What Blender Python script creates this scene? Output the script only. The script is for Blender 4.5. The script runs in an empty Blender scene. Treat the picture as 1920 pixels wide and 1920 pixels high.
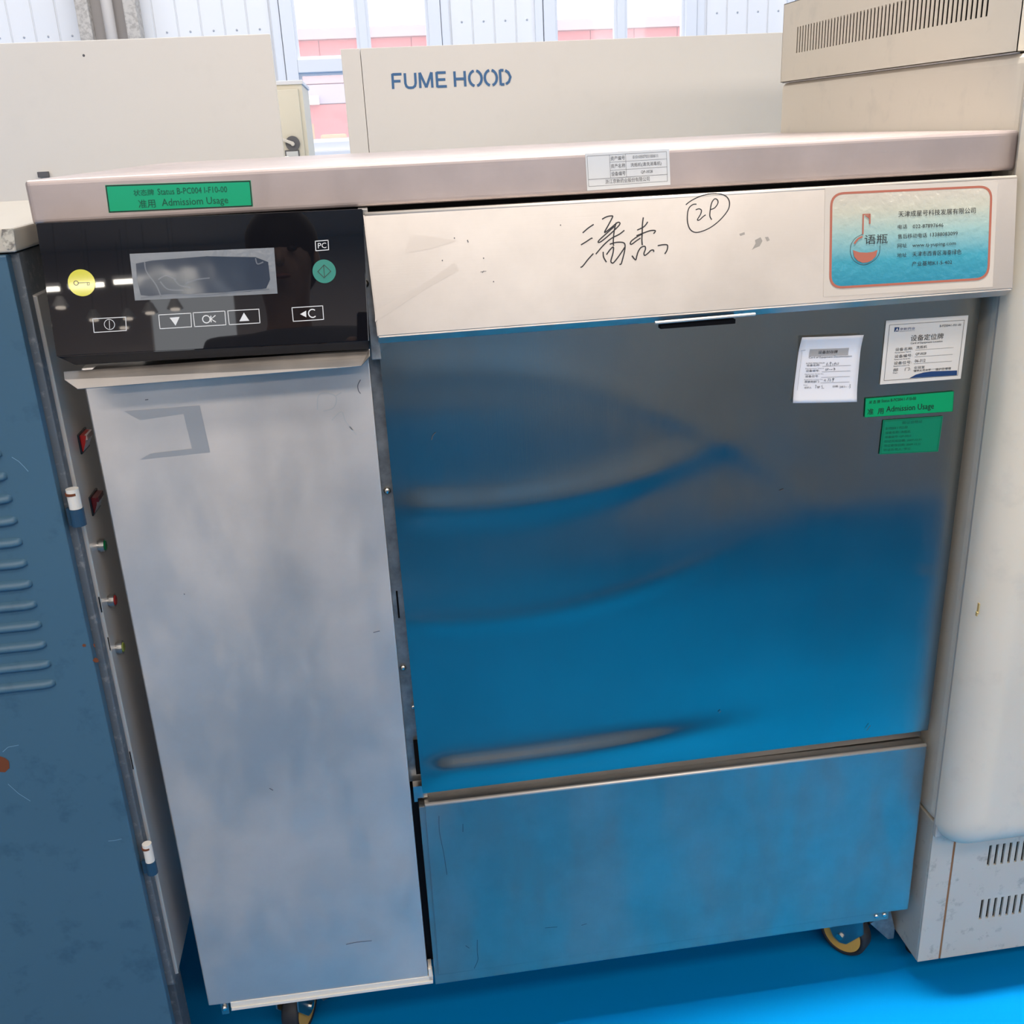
import bpy, bmesh, math, random
import mathutils
from mathutils import Vector, Matrix
random.seed(7)
S = bpy.context.scene
COL = S.collection
R = math.radians

# ------------------------------------------------------------------ camera
CAM = Vector((0.3591, -1.2231, 1.3618))
CROT = (1.20990429, 0.0450293303, -0.142090723)
FPX = 1895.85
cd = bpy.data.cameras.new('camera'); cd.sensor_fit = 'HORIZONTAL'; cd.sensor_width = 36
cd.lens = FPX / 1920 * 36; cd.clip_start = 0.02; cd.clip_end = 300
cam = bpy.data.objects.new('camera', cd); COL.objects.link(cam)
cam.location = CAM; cam.rotation_euler = CROT
S.camera = cam
CM = mathutils.Euler(CROT, 'XYZ').to_matrix()

# ------------------------------------------------------------------ world, light, exposure
S.view_settings.view_transform = 'Standard'; S.view_settings.look = 'None'
S.view_settings.gamma = 1; S.view_settings.use_curve_mapping = False
S.view_settings.exposure = 0.15
W = bpy.data.worlds.new('sky'); S.world = W; W.use_nodes = True
wn = W.node_tree; bg = wn.nodes['Background']
bg.inputs['Color'].default_value = (0.93, 0.96, 1.0, 1); bg.inputs['Strength'].default_value = 2.6

def area(name, loc, rot, sx, sy, power, color=(1, 1, 1), spread=180):
    l = bpy.data.lights.new(name, 'AREA'); l.shape = 'RECTANGLE'; l.size = sx; l.size_y = sy
    l.energy = power; l.color = color; l.spread = R(spread)
    o = bpy.data.objects.new(name, l); COL.objects.link(o); o.location = loc; o.rotation_euler = rot
    return o
WARM = (1.0, 0.87, 0.76)
# overhead lamp before the washer; length and narrow beam invented for the floor pool
area('shaped_high_bay_light', (2.45, -0.26, 5.70), (0, 0, 0), 3.9, 0.34, 34, (1, 0.94, 0.88), 22)
# added fill lights under the roof, standing in for unseen hall light 
area('hall_fill_near', (1.0, -4.6, 6.45), (0, 0, 0), 16, 1.2, 330, WARM)
area('hall_fill_far', (1.0, -8.5, 6.45), (0, 0, 0), 16, 1.6, 900, WARM)
area('hall_fill_end', (3.0, -15.5, 6.45), (0, 0, 0), 20, 1.6, 1250, WARM)
area('hall_fill_back', (1.0, 3.2, 6.45), (0, 0, 0), 12, 1.2, 560, (1, 0.95, 0.9))

# ------------------------------------------------------------------ helpers
def ray(px, py):
    return CM @ Vector(((px - 960) / FPX, -(py - 960) / FPX, -1.0))
def P(px, py, y=None, x=None, z=None, pl=None):
    """where the sight line of a measured point meets a real plane of the scene"""
    v = ray(px, py)
    if pl is not None:
        t = (pl[0] - CAM).dot(pl[1]) / v.dot(pl[1])
    elif y is not None: t = (y - CAM.y) / v.y
    elif x is not None: t = (x - CAM.x) / v.x
    else: t = (z - CAM.z) / v.z
    return CAM + v * t

def base_of(parent):
    o = Vector((0, 0, 0)); p = parent
    while p is not None:
        o += p.location; p = p.parent
    return o
def link(name, bm, mat, parent=None, smooth=False, loc=None):
    me = bpy.data.meshes.new(name)
    off = base_of(parent)
    if loc is not None:
        off = off + (Vector(loc) - off)
    bmesh.ops.translate(bm, verts=bm.verts, vec=-off)
    bmesh.ops.recalc_face_normals(bm, faces=bm.faces)
    bm.to_mesh(me); bm.free()
    o = bpy.data.objects.new(name, me); COL.objects.link(o)
    for m in (mat if isinstance(mat, (list, tuple)) else [mat]): me.materials.append(m)
    if parent is not None:
        o.parent = parent
        if loc is not None: o.location = Vector(loc) - base_of(parent)
    elif loc is not None: o.location = loc
    if smooth:
        for p in me.polygons: p.use_smooth = True
    return o
def thing(name, label, cat, loc, group=None):
    o = bpy.data.objects.new(name, None); COL.objects.link(o); o.location = loc
    o.empty_display_size = 0.1
    o['label'] = label; o['category'] = cat
    if group: o['group'] = group
    return o
def struct(name, bm, mat, parent=None, loc=None):
    o = link(name, bm, mat, parent, loc=loc)
    if parent is None: o['kind'] = 'structure'
    return o
def hexa(bm, p, bev=0, seg=2):
    """8 points: front quad (bl,br,tr,tl) then back quad"""
    n = bmesh.new()
    v = [n.verts.new(q) for q in p]
    for f in ((0, 1, 2, 3), (5, 4, 7, 6), (4, 0, 3, 7), (1, 5, 6, 2), (3, 2, 6, 7), (4, 5, 1, 0)):
        n.faces.new([v[i] for i in f])
    bmesh.ops.recalc_face_normals(n, faces=n.faces)
    if bev: bmesh.ops.bevel(n, geom=list(n.edges), offset=bev, segments=seg, affect='EDGES', profile=0.6)
    merge(bm, n); return bm
def merge(bm, n):
    me = bpy.data.meshes.new('tmp'); n.to_mesh(me); n.free(); bm.from_mesh(me); bpy.data.meshes.remove(me)
def box(bm, x0, x1, y0, y1, z0, z1, bev=0, seg=2):
    return hexa(bm, [(x0, y0, z0), (x1, y0, z0), (x1, y0, z1), (x0, y0, z1), (x0, y1, z0), (x1, y1, z0), (x1, y1, z1), (x0, y1, z1)], bev, seg)
def BX(*a, **k): return box(bmesh.new(), *a, **k)
def slab(corners, th, bev=0, bm=None, direction=Vector((0, 1, 0))):
    """front face corners bl,br,tr,tl, thickened backwards"""
    bm = bm or bmesh.new()
    c = [Vector(q) for q in corners]
    return hexa(bm, c + [q + direction * th for q in c], bev)
def cyl(bm, p0, p1, r0, r1=None, n=20, caps=True):
    p0 = Vector(p0); p1 = Vector(p1); r1 = r0 if r1 is None else r1
    d = (p1 - p0); q = d.to_track_quat('Z', 'Y')
    m = Matrix.Translation((p0 + p1) / 2) @ q.to_matrix().to_4x4()
    bmesh.ops.create_cone(bm, cap_ends=caps, segments=n, radius1=r0, radius2=r1, depth=d.length, matrix=m)
    return bm
def ball(bm, c, r, sc=(1, 1, 1), u=14, v=8):
    bmesh.ops.create_uvsphere(bm, u_segments=u, v_segments=v, radius=r, matrix=Matrix.Translation(c) @ Matrix.Diagonal((*sc, 1)))
    return bm
def prism(bm, prof, x0, x1, bev=0):
    """profile of (y,z) points swept along x"""
    n = bmesh.new()
    a = [n.verts.new((x0, y, z)) for y, z in prof]; b = [n.verts.new((x1, y, z)) for y, z in prof]
    k = len(prof)
    for i in range(k): n.faces.new((a[i], a[(i + 1) % k], b[(i + 1) % k], b[i]))
    n.faces.new(a); n.faces.new(list(reversed(b)))
    bmesh.ops.recalc_face_normals(n, faces=n.faces)
    if bev: bmesh.ops.bevel(n, geom=list(n.edges), offset=bev, segments=2, affect='EDGES')
    merge(bm, n); return bm

# ------------------------------------------------------------------ materials
def mat(name, col, rough=0.5, metal=0.0, spec=0.5, **k):
    m = bpy.data.materials.new(name); m.use_nodes = True
    b = m.node_tree.nodes['Principled BSDF']
    b.inputs['Base Color'].default_value = (*col, 1); b.inputs['Roughness'].default_value = rough
    b.inputs['Metallic'].default_value = metal; b.inputs['Specular IOR Level'].default_value = spec
    for kk, v in k.items(): b.inputs[kk.replace('_', ' ')].default_value = v
    return m
def N(m, t, **k):
    n = m.node_tree.nodes.new(t)
    for a, v in k.items(): setattr(n, a, v)
    return n
def L(m, a, b): m.node_tree.links.new(a, b)
def coords(m, scale, kind='Object'):
    tc = N(m, 'ShaderNodeTexCoord'); mp = N(m, 'ShaderNodeMapping'); mp.inputs['Scale'].default_value = scale
    L(m, tc.outputs[kind], mp.inputs['Vector']); return mp.outputs[0]
def noise(m, scale_vec, scale=1.0, detail=4, rough=0.55):
    n = N(m, 'ShaderNodeTexNoise'); n.inputs['Scale'].default_value = scale; n.inputs['Detail'].default_value = detail
    n.inputs['Roughness'].default_value = rough
    L(m, coords(m, scale_vec), n.inputs['Vector']); return n.outputs['Fac']
def ramp(m, fac, stops):
    r = N(m, 'ShaderNodeValToRGB'); e = r.color_ramp.elements
    while len(e) < len(stops): e.new(0.5)
    for i, (p, c) in enumerate(stops):
        e[i].position = p; e[i].color = (*c, 1) if len(c) == 3 else c
    L(m, fac, r.inputs[0]); return r.outputs[0]
def mixc(m, fac, a, b, mode='MIX'):
    n = N(m, 'ShaderNodeMix'); n.data_type = 'RGBA'; n.blend_type = mode
    for v, s in ((fac, 0), (a, 6), (b, 7)):
        if isinstance(v, (int, float)): n.inputs[s].default_value = v
        elif isinstance(v, tuple): n.inputs[s].default_value = (*v, 1)
        else: L(m, v, n.inputs[s])
    return n.outputs[2]
def bump(m, fac, strength, dist=0.001, prev=None):
    b = N(m, 'ShaderNodeBump'); b.inputs['Strength'].default_value = strength; b.inputs['Distance'].default_value = dist
    L(m, fac, b.inputs['Height'])
    if prev is not None: L(m, prev, b.inputs['Normal'])
    return b.outputs[0]

def steel(name, grain='h', rough=0.3, aniso=0.7, wave=0.0, stain=0.5, col=(0.62, 0.6, 0.575), wscale=(2, 2, 3)):
    """brushed stainless sheet: h grain runs along x, v grain runs along z"""
    m = mat(name, col, rough, 1.0)
    b = m.node_tree.nodes['Principled BSDF']
    b.inputs['Anisotropic'].default_value = aniso
    t = N(m, 'ShaderNodeCombineXYZ')
    for i, v in enumerate((0, 0, 1) if grain == 'h' else (1, 0, 0)): t.inputs[i].default_value = v
    L(m, t.outputs[0], b.inputs['Tangent'])
    fine = noise(m, (6, 300, 900) if grain == 'h' else (900, 300, 6), 1, 3)
    blot = noise(m, (1, 1, 1), 7, 8, 0.62)
    blot2 = noise(m, (9, 9, 4) if grain == 'h' else (12, 9, 3), 1, 6, 0.6)
    st = ramp(m, blot, [(0.40, (0, 0, 0)), (0.66, (1, 1, 1))])
    st2 = ramp(m, blot2, [(0.42, (0, 0, 0)), (0.6, (1, 1, 1))])
    c1 = mixc(m, st, tuple(c * (1 - 0.22 * stain) for c in col), tuple(min(1, c * (1 + 0.10 * stain)) for c in col))
    c2 = mixc(m, fine, c1, tuple(c * 0.9 for c in col)); 
    mx = N(m, 'ShaderNodeMix'); mx.data_type = 'RGBA'; mx.inputs[0].default_value = 0.22
    L(m, c1, mx.inputs[6]); L(m, c2, mx.inputs[7]); L(m, mx.outputs[2], b.inputs['Base Color'])
    rr = N(m, 'ShaderNodeMapRange'); rr.inputs[3].default_value = rough - 0.05 * stain; rr.inputs[4].default_value = rough + 0.13 * stain
    L(m, st2, rr.inputs[0]); L(m, rr.outputs[0], b.inputs['Roughness'])
    nb = bump(m, fine, 0.10, 0.0004)
    if wave:
        w = noise(m, wscale, 1, 1, 0.3)
        nb = bump(m, w, 1.0, wave, nb)
    L(m, nb, b.inputs['Normal'])
    return m

M = {}
M['steel_lid'] = steel('steel lid', 'h', 0.38, 0.5, 0.0, 0.45, (0.54, 0.46, 0.435))
M['steel_lid'].node_tree.nodes['Principled BSDF'].inputs['Metallic'].default_value = 0.65
M['steel_handle'] = steel('steel handle panel', 'h', 0.34, 0.6, 0.0008, 0.4, (0.60, 0.555, 0.505), (5, 2, 1))
M['steel_column'] = steel('steel column door', 'h', 0.42, 0.76, 0.0012, 0.35, (0.75, 0.70, 0.645), (6, 2, 1.2))
M['steel_main'] = steel('steel main door', 'v', 0.20, 0.85, 0.013, 0.25, (0.44, 0.43, 0.39), (1.6, 1, 4.5))
M['steel_service'] = steel('steel service panel', 'v', 0.46, 0.3, 0.002, 0.6, (0.46, 0.44, 0.40), (9, 2, 2.5))
M['steel_plain'] = steel('plain steel', 'h', 0.3, 0.2, 0.0, 0.4, (0.5, 0.49, 0.47))
M['steel_roll'] = mat('rolled steel edge', (0.78, 0.72, 0.64), 0.5, 0.75)
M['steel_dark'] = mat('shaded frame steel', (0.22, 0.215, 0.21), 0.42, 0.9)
M['galv'] = mat('galvanised', (0.36, 0.36, 0.35), 0.45, 0.8)
_g = M['galv']; L(_g, ramp(_g, noise(_g, (1, 1, 1), 60, 5), [(0.3, (0.25, 0.25, 0.24)), (0.7, (0.48, 0.47, 0.45))]), _g.node_tree.nodes['Principled BSDF'].inputs['Base Color'])
M['chrome'] = mat('chrome', (0.8, 0.78, 0.74), 0.12, 1.0)
M['side_sheet'] = mat('bright side sheet', (0.62, 0.60, 0.57), 0.45, 0.4)
M['black'] = mat('black gap', (0.006, 0.006, 0.007), 0.8, 0.0, 0.1)
M['matt_black'] = mat('black underside', (0.008, 0.009, 0.012), 0.5, 0.0, 0.12)
M['gloss_black'] = mat('black glass', (0.006, 0.006, 0.008), 0.018, 0.0, 0.6)
M['gloss_black_edge'] = mat('black plastic', (0.01, 0.011, 0.014), 0.22)
M['icon'] = mat('icon print', (0.72, 0.74, 0.74), 0.4)
M['ink'] = mat('black ink', (0.012, 0.011, 0.014), 0.5)
M['ink_grey'] = mat('grey ink', (0.13, 0.13, 0.14), 0.6)
M['ink_green'] = mat('dark green ink', (0.0, 0.10, 0.055), 0.6)
M['ink_navy'] = mat('navy ink', (0.012, 0.05, 0.16), 0.5)
M['ink_blue'] = mat('blue stencil paint', (0.055, 0.17, 0.37), 0.6)
M['ink_red'] = mat('brick red ink', (0.36, 0.105, 0.065), 0.45)
M['paper'] = mat('white paper', (0.88, 0.88, 0.90), 0.7)
M['card'] = mat('cream card', (0.80, 0.765, 0.70), 0.4)
M['label_white'] = mat('white label', (0.74, 0.76, 0.76), 0.45)
M['green'] = mat('green sticker', (0.0, 0.42, 0.20), 0.35)
M['green_bright'] = mat('bright green sticker', (0.0, 0.36, 0.13), 0.3)
M['green_dark'] = mat('dark green sticker', (0.0, 0.22, 0.105), 0.4)
M['film'] = mat('clear film', (0.52, 0.47, 0.41), 0.25, 0.0, 0.5)
M['yellow'] = mat('yellow button', (0.70, 0.66, 0.07), 0.05)
M['teal'] = mat('teal button', (0.01, 0.21, 0.16), 0.35)
M['rubber'] = mat('black rubber', (0.02, 0.02, 0.022), 0.55)
M['hub'] = mat('yellow caster hub', (0.62, 0.36, 0.07), 0.5)
M['white_paint'] = mat('white paint', (0.78, 0.75, 0.68), 0.4)
M['navy'] = mat('navy paint', (0.02, 0.06, 0.11), 0.45)
M['rust_light'] = mat('light rust', (0.26, 0.12, 0.05), 0.9)
M['rust'] = mat('rust', (0.16, 0.045, 0.015), 0.9)
M['red_rocker'] = mat('red rocker', (0.42, 0.02, 0.015), 0.15)
M['rocker_light'] = mat('worn rocker', (0.70, 0.52, 0.47), 0.2)
M['dark_red'] = mat('dark red lens', (0.10, 0.008, 0.01), 0.15)
M['lens_green'] = mat('green lens', (0.0, 0.14, 0.04), 0.2)
M['lens_red'] = mat('red lens', (0.30, 0.02, 0.02), 0.2)
M['lens_olive'] = mat('olive lens', (0.22, 0.26, 0.05), 0.2)
def painted(name, col, rough, grime=(0.2, 0.17, 0.12), amt=0.0, scale=3, spec=0.5, lo=0.55, hi=0.75):
    m = mat(name, col, rough, 0, spec); b = m.node_tree.nodes['Principled BSDF']
    n1 = noise(m, (1, 1, 1), scale, 6, 0.6); n2 = noise(m, (1, 1, 1), scale * 9, 5, 0.65)
    c = mixc(m, n1, tuple(x * 0.94 for x in col), tuple(min(1, x * 1.05) for x in col))
    if amt:
        s = ramp(m, n2, [(lo, (0, 0, 0)), (hi, (amt, amt, amt))])
        c = mixc(m, s, c, grime)
    L(m, c, b.inputs['Base Color']); L(m, bump(m, n2, 0.08, 0.0006), b.inputs['Normal'])
    return m
M['blue_cab'] = painted('blue cabinet paint', (0.060, 0.137, 0.205), 0.42, (0.02, 0.06, 0.11), 0.5, 2.5, 0.4)
M['cab_side'] = mat('cabinet side sheet', (0.62, 0.58, 0.53), 0.28, 0.3)
M['hammer'] = painted('hammered grey paint', (0.11, 0.13, 0.15), 0.5, (0.35, 0.35, 0.34), 0.7, 9)
M['cream_cap'] = painted('cream enamel', (0.60, 0.55, 0.46), 0.35)
M['chip'] = painted('chipped enamel', (0.22, 0.20, 0.17), 0.7, (0.62, 0.58, 0.48), 1.0, 8, 0.5, 0.42, 0.55)
M['chamber'] = painted('chamber enamel', (0.71, 0.65, 0.535), 0.5, (0.45, 0.43, 0.38), 0.25, 2, 0.25)
M['chamber_base'] = painted('dirty grey enamel', (0.53, 0.495, 0.42), 0.5, (0.14, 0.13, 0.11), 0.6, 5, 0.4, 0.58, 0.75)
M['gasket'] = mat('grey gasket', (0.46, 0.44, 0.40), 0.6)
M['hood'] = painted('hood enamel', (0.87, 0.845, 0.79), 0.45, (0.6, 0.58, 0.53), 0.08, 1.5)
M['cream_wood'] = painted('cream cabinet', (0.80, 0.76, 0.63), 0.5)
M['wall_metal'] = mat('sandwich panel', (0.87, 0.88, 0.90), 0.5)
M['wall_dark'] = mat('panel joint', (0.50, 0.52, 0.56), 0.6)
M['frame_white'] = mat('window frame', (0.80, 0.83, 0.88), 0.4)
M['column_mottled'] = painted('mottled fireproof coat', (0.60, 0.56, 0.51), 0.8, (0.36, 0.33, 0.30), 0.7, 4, 0.2, 0.45, 0.6)
M['column_web'] = mat('column web', (0.42, 0.385, 0.36), 0.8)
M['pipe'] = mat('downpipe', (0.66, 0.61, 0.56), 0.6)
M['hall_wall'] = mat('hall wall', (0.66, 0.56, 0.50), 0.7)
M['hall_roof'] = mat('hall roof', (0.62, 0.54, 0.48), 0.7)
M['red_building'] = painted('red cladding', (0.72, 0.20, 0.19), 0.7)
M['lilac'] = painted('lilac cladding', (0.50, 0.45, 0.56), 0.7, (0.4, 0.36, 0.48), 0.6, 2)
M['pink'] = mat('pale pink cladding', (0.62, 0.44, 0.45), 0.8)
M['outdoor_ground'] = mat('outdoor ground', (0.5, 0.46, 0.44), 0.9)
M['orange'] = mat('orange machine', (0.60, 0.34, 0.16), 0.6)
M['lamp_glow'] = mat('lamp tube', (0.9, 0.9, 0.9), 0.4); _b = M['lamp_glow'].node_tree.nodes['Principled BSDF']
_b.inputs['Emission Color'].default_value = (1, 0.92, 0.8, 1); _b.inputs['Emission Strength'].default_value = 32
M['dark_cable'] = mat('dark cable', (0.05, 0.05, 0.05), 0.6)
M['bell_glow'] = mat('bell lamp bulb', (0.9, 0.9, 0.9), 0.4); _b = M['bell_glow'].node_tree.nodes['Principled BSDF']
_b.inputs['Emission Color'].default_value = (1, 0.85, 0.7, 1); _b.inputs['Emission Strength'].default_value = 7
M['fixture'] = mat('lamp housing', (0.5, 0.5, 0.5), 0.5)
# floor epoxy
fm = mat('blue epoxy floor', (0.0, 0.20, 0.50), 0.5, 0, 0.04); M['floor'] = fm
L(fm, mixc(fm, noise(fm, (1, 1, 1), 0.9, 4), (0.0, 0.170, 0.43), (0.0, 0.185, 0.47)), fm.node_tree.nodes['Principled BSDF'].inputs['Base Color'])
# window glass: slightly hazy thin pane
gm = bpy.data.materials.new('window glass'); gm.use_nodes = True; nt = gm.node_tree; nt.nodes.clear()
o_ = nt.nodes.new('ShaderNodeOutputMaterial'); tr = nt.nodes.new('ShaderNodeBsdfTransparent'); gl = nt.nodes.new('ShaderNodeBsdfGlossy')
df = nt.nodes.new('ShaderNodeBsdfTranslucent'); df.inputs[0].default_value = (0.9, 0.93, 0.98, 1)
gl.inputs['Roughness'].default_value = 0.03; tr.inputs[0].default_value = (0.97, 0.98, 1, 1)
m1 = nt.nodes.new('ShaderNodeMixShader'); m1.inputs[0].default_value = 0.12; nt.links.new(tr.outputs[0], m1.inputs[1]); nt.links.new(df.outputs[0], m1.inputs[2])
m2 = nt.nodes.new('ShaderNodeMixShader'); m2.inputs[0].default_value = 0.05; nt.links.new(m1.outputs[0], m2.inputs[1]); nt.links.new(gl.outputs[0], m2.inputs[2])
nt.links.new(m2.outputs[0], o_.inputs[0]); M['glass'] = gm
# display film: translucent plastic over lcd
M['display'] = mat('lcd window', (0.035, 0.05, 0.075), 0.08)
_d = M['display']; L(_d, bump(_d, noise(_d, (1, 1, 1), 22, 1), 0.35, 0.0012), _d.node_tree.nodes['Principled BSDF'].inputs['Normal'])
M['display_film'] = mat('cloudy film', (0.20, 0.22, 0.24), 0.2)
_d = M['display_film']; L(_d, bump(_d, noise(_d, (1, 1, 1), 90, 3), 0.4, 0.0012), _d.node_tree.nodes['Principled BSDF'].inputs['Normal'])

# ------------------------------------------------------------------ decals: strokes, fills, text on real planes
class Sheet:
    """a flat sticker: corners tl,tr,br,bl in space; uv runs right and down"""
    def __init__(s, c, lift=0.0004):
        s.c = [Vector(q) for q in c]
        s.n = (s.c[1] - s.c[0]).cross(s.c[3] - s.c[0]).normalized()
        if s.n.dot(CAM - s.c[0]) < 0: s.n = -s.n
        s.lift = lift
    def at(s, u, v, k=1):
        a, b, c, d = s.c
        return (a * (1 - u) + b * u) * (1 - v) + (d * (1 - u) + c * u) * v + s.n * s.lift * k
    def w(s): return (s.c[1] - s.c[0]).length
    def h(s): return (s.c[3] - s.c[0]).length
def ribbon(bm, pts, w, n, closed=False):
    pts = [Vector(p) for p in pts]
    if closed: pts = pts + [pts[0], pts[1]]
    prev = None
    for i, p in enumerate(pts):
        if i == 0: d = pts[1] - p
        elif i == len(pts) - 1: d = p - pts[i - 1]
        else: d = (pts[i + 1] - p).normalized() + (p - pts[i - 1]).normalized()
        if d.length < 1e-9: d = pts[min(i + 1, len(pts) - 1)] - pts[i - 1]
        s = d.cross(n).normalized() * w / 2
        a = bm.verts.new(p + s); b = bm.verts.new(p - s)
        if prev: bm.faces.new((prev[0], prev[1], b, a))
        prev = (a, b)
def smooth_line(pts, k=5):
    if len(pts) < 3: return pts
    out = []
    P_ = [pts[0]] + list(pts) + [pts[-1]]
    for i in range(1, len(P_) - 2):
        p0, p1, p2, p3 = [Vector(P_[i + j]) for j in (-1, 0, 1, 2)]
        for j in range(k):
            t = j / k
            out.append(0.5 * ((2 * p1) + (-p0 + p2) * t + (2 * p0 - 5 * p1 + 4 * p2 - p3) * t * t + (-p0 + 3 * p1 - 3 * p2 + p3) * t ** 3))
    out.append(Vector(pts[-1])); return out
def fill(bm, pts):
    bm.faces.new([bm.verts.new(p) for p in pts])
_tc = {}
def text_mesh(s):
    if s in _tc: return _tc[s]
    c = bpy.data.curves.new('t', 'FONT'); c.body = s; c.size = 1; c.resolution_u = 2
    o = bpy.data.objects.new('t', c); COL.objects.link(o)
    dg = bpy.context.evaluated_depsgraph_get(); me = bpy.data.meshes.new_from_object(o.evaluated_get(dg))
    vs = [v.co.copy() for v in me.vertices]; fs = [tuple(p.vertices) for p in me.polygons]
    bpy.data.objects.remove(o); bpy.data.curves.remove(c); bpy.data.meshes.remove(me)
    _tc[s] = (vs, fs); return _tc[s]
def text(bm, sh, s, u0, u1, v0, v1, k=2, shear=0.0):
    """text fitted into the uv rectangle of a sheet (v0 top, v1 bottom)"""
    vs, fs = text_mesh(s)
    if not vs: return
    x0 = min(v.x for v in vs); x1 = max(v.x for v in vs); y0 = min(v.y for v in vs); y1 = max(v.y for v in vs)
    nv = []
    for v in vs:
        b = (v.y - y0) / (y1 - y0)
        nv.append(bm.verts.new(sh.at(u0 + (v.x - x0) / (x1 - x0) * (u1 - u0) + shear * b, v1 + b * (v0 - v1), k)))
    for f in fs:
        try: bm.faces.new([nv[i] for i in f])
        except ValueError: pass
def line(bm, sh, a, b, w=0.0005, k=2): ribbon(bm, [sh.at(*a, k), sh.at(*b, k)], w, sh.n)
def rectline(bm, sh, u0, u1, v0, v1, w=0.0005, k=2):
    for a, b in (((u0, v0), (u1, v0)), ((u1, v0), (u1, v1)), ((u1, v1), (u0, v1)), ((u0, v1), (u0, v0))): line(bm, sh, a, b, w, k)
def decal(name, bm, mt, parent):
    o = link(name, bm, mt, parent); return o
def sheet_obj(name, sh, mt, parent, th=0.0003):
    bm = bmesh.new(); c = sh.c
    hexa(bm, [c[3] + sh.n * th, c[2] + sh.n * th, c[1] + sh.n * th, c[0] + sh.n * th, c[3], c[2], c[1], c[0]])
    return link(name, bm, mt, parent)

# ------------------------------------------------------------------ the hall (setting)
X0, X1, Y0, Y1, ZC = -10.0, 17.0, -20.5, 6.5, 6.6
struct('floor', BX(X0, X1, Y0, Y1, -0.12, 0), M['floor'])
struct('ceiling', BX(X0, X1, Y0, Y1, ZC, ZC + 0.15), M['hall_roof'])
struct('wall_left', BX(X0 - 0.15, X0, Y0, Y1, 0, ZC), M['hall_wall'])
struct('wall_right', BX(X1, X1 + 0.15, Y0, Y1, 0, ZC), M['hall_wall'])
# wall behind the photographer, with a band of windows
wf = bmesh.new()
box(wf, X0, X1, Y0 - 0.15, Y0, 0, 1.9); box(wf, X0, X1, Y0 - 0.15, Y0, 5.7, ZC)
WX = [(-8.6, -6.9), (-4.2, -2.5), (3.2, 4.7), (8.1, 9.8), (13.0, 14.6)]
xs = [X0] + [v for w in WX for v in w] + [X1]
for i in range(0, len(xs), 2): box(wf, xs[i], xs[i + 1], Y0 - 0.15, Y0, 1.9, 5.7)
struct('wall_front', wf, M['hall_wall'])
# back wall: core with openings, then each rib panel an own piece
WIN = [(-0.035, 0.945), (1.765, 2.765), (3.6, 4.6), (-3.4, -2.4)]   # openings
WZ0, WZ1 = 1.315, 3.0
wb = bmesh.new()
box(wb, X0, X1, Y1, Y1 + 0.12, 0, WZ0); box(wb, X0, X1, Y1, Y1 + 0.12, WZ1, ZC)
xs = sorted([X0, X1] + [v for w in WIN for v in w])
for i in range(0, len(xs), 2): box(wb, xs[i], xs[i + 1], Y1, Y1 + 0.12, WZ0, WZ1)
wall_back = struct('wall_back', wb, M['wall_metal'])
pitch = 0.1525
x = -3.2
def in_win(a, b):
    return any(a < w[1] + 0.05 and b > w[0] - 0.05 for w in WIN)
while x < 5.2:
    if not in_win(x, x + pitch - 0.008):
        bm = bmesh.new()
        prism2 = [(Y1, 0.0)]
        box(bm, x, x + pitch - 0.009, Y1 - 0.010, Y1, 0.02, 4.2, 0.003, 1)
        link('wall_panel', bm, M['wall_metal'], wall_back)
        # a fixing screw on each panel at the girt line
        bm = bmesh.new(); zz = 2.08 + 0.0 * x
        ball(bm, (x + pitch * 0.48, Y1 - 0.012, zz), 0.007, (1, 0.5, 1), 8, 5)
        link('screw', bm, M['wall_dark'], wall_back)
    x += pitch
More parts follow.
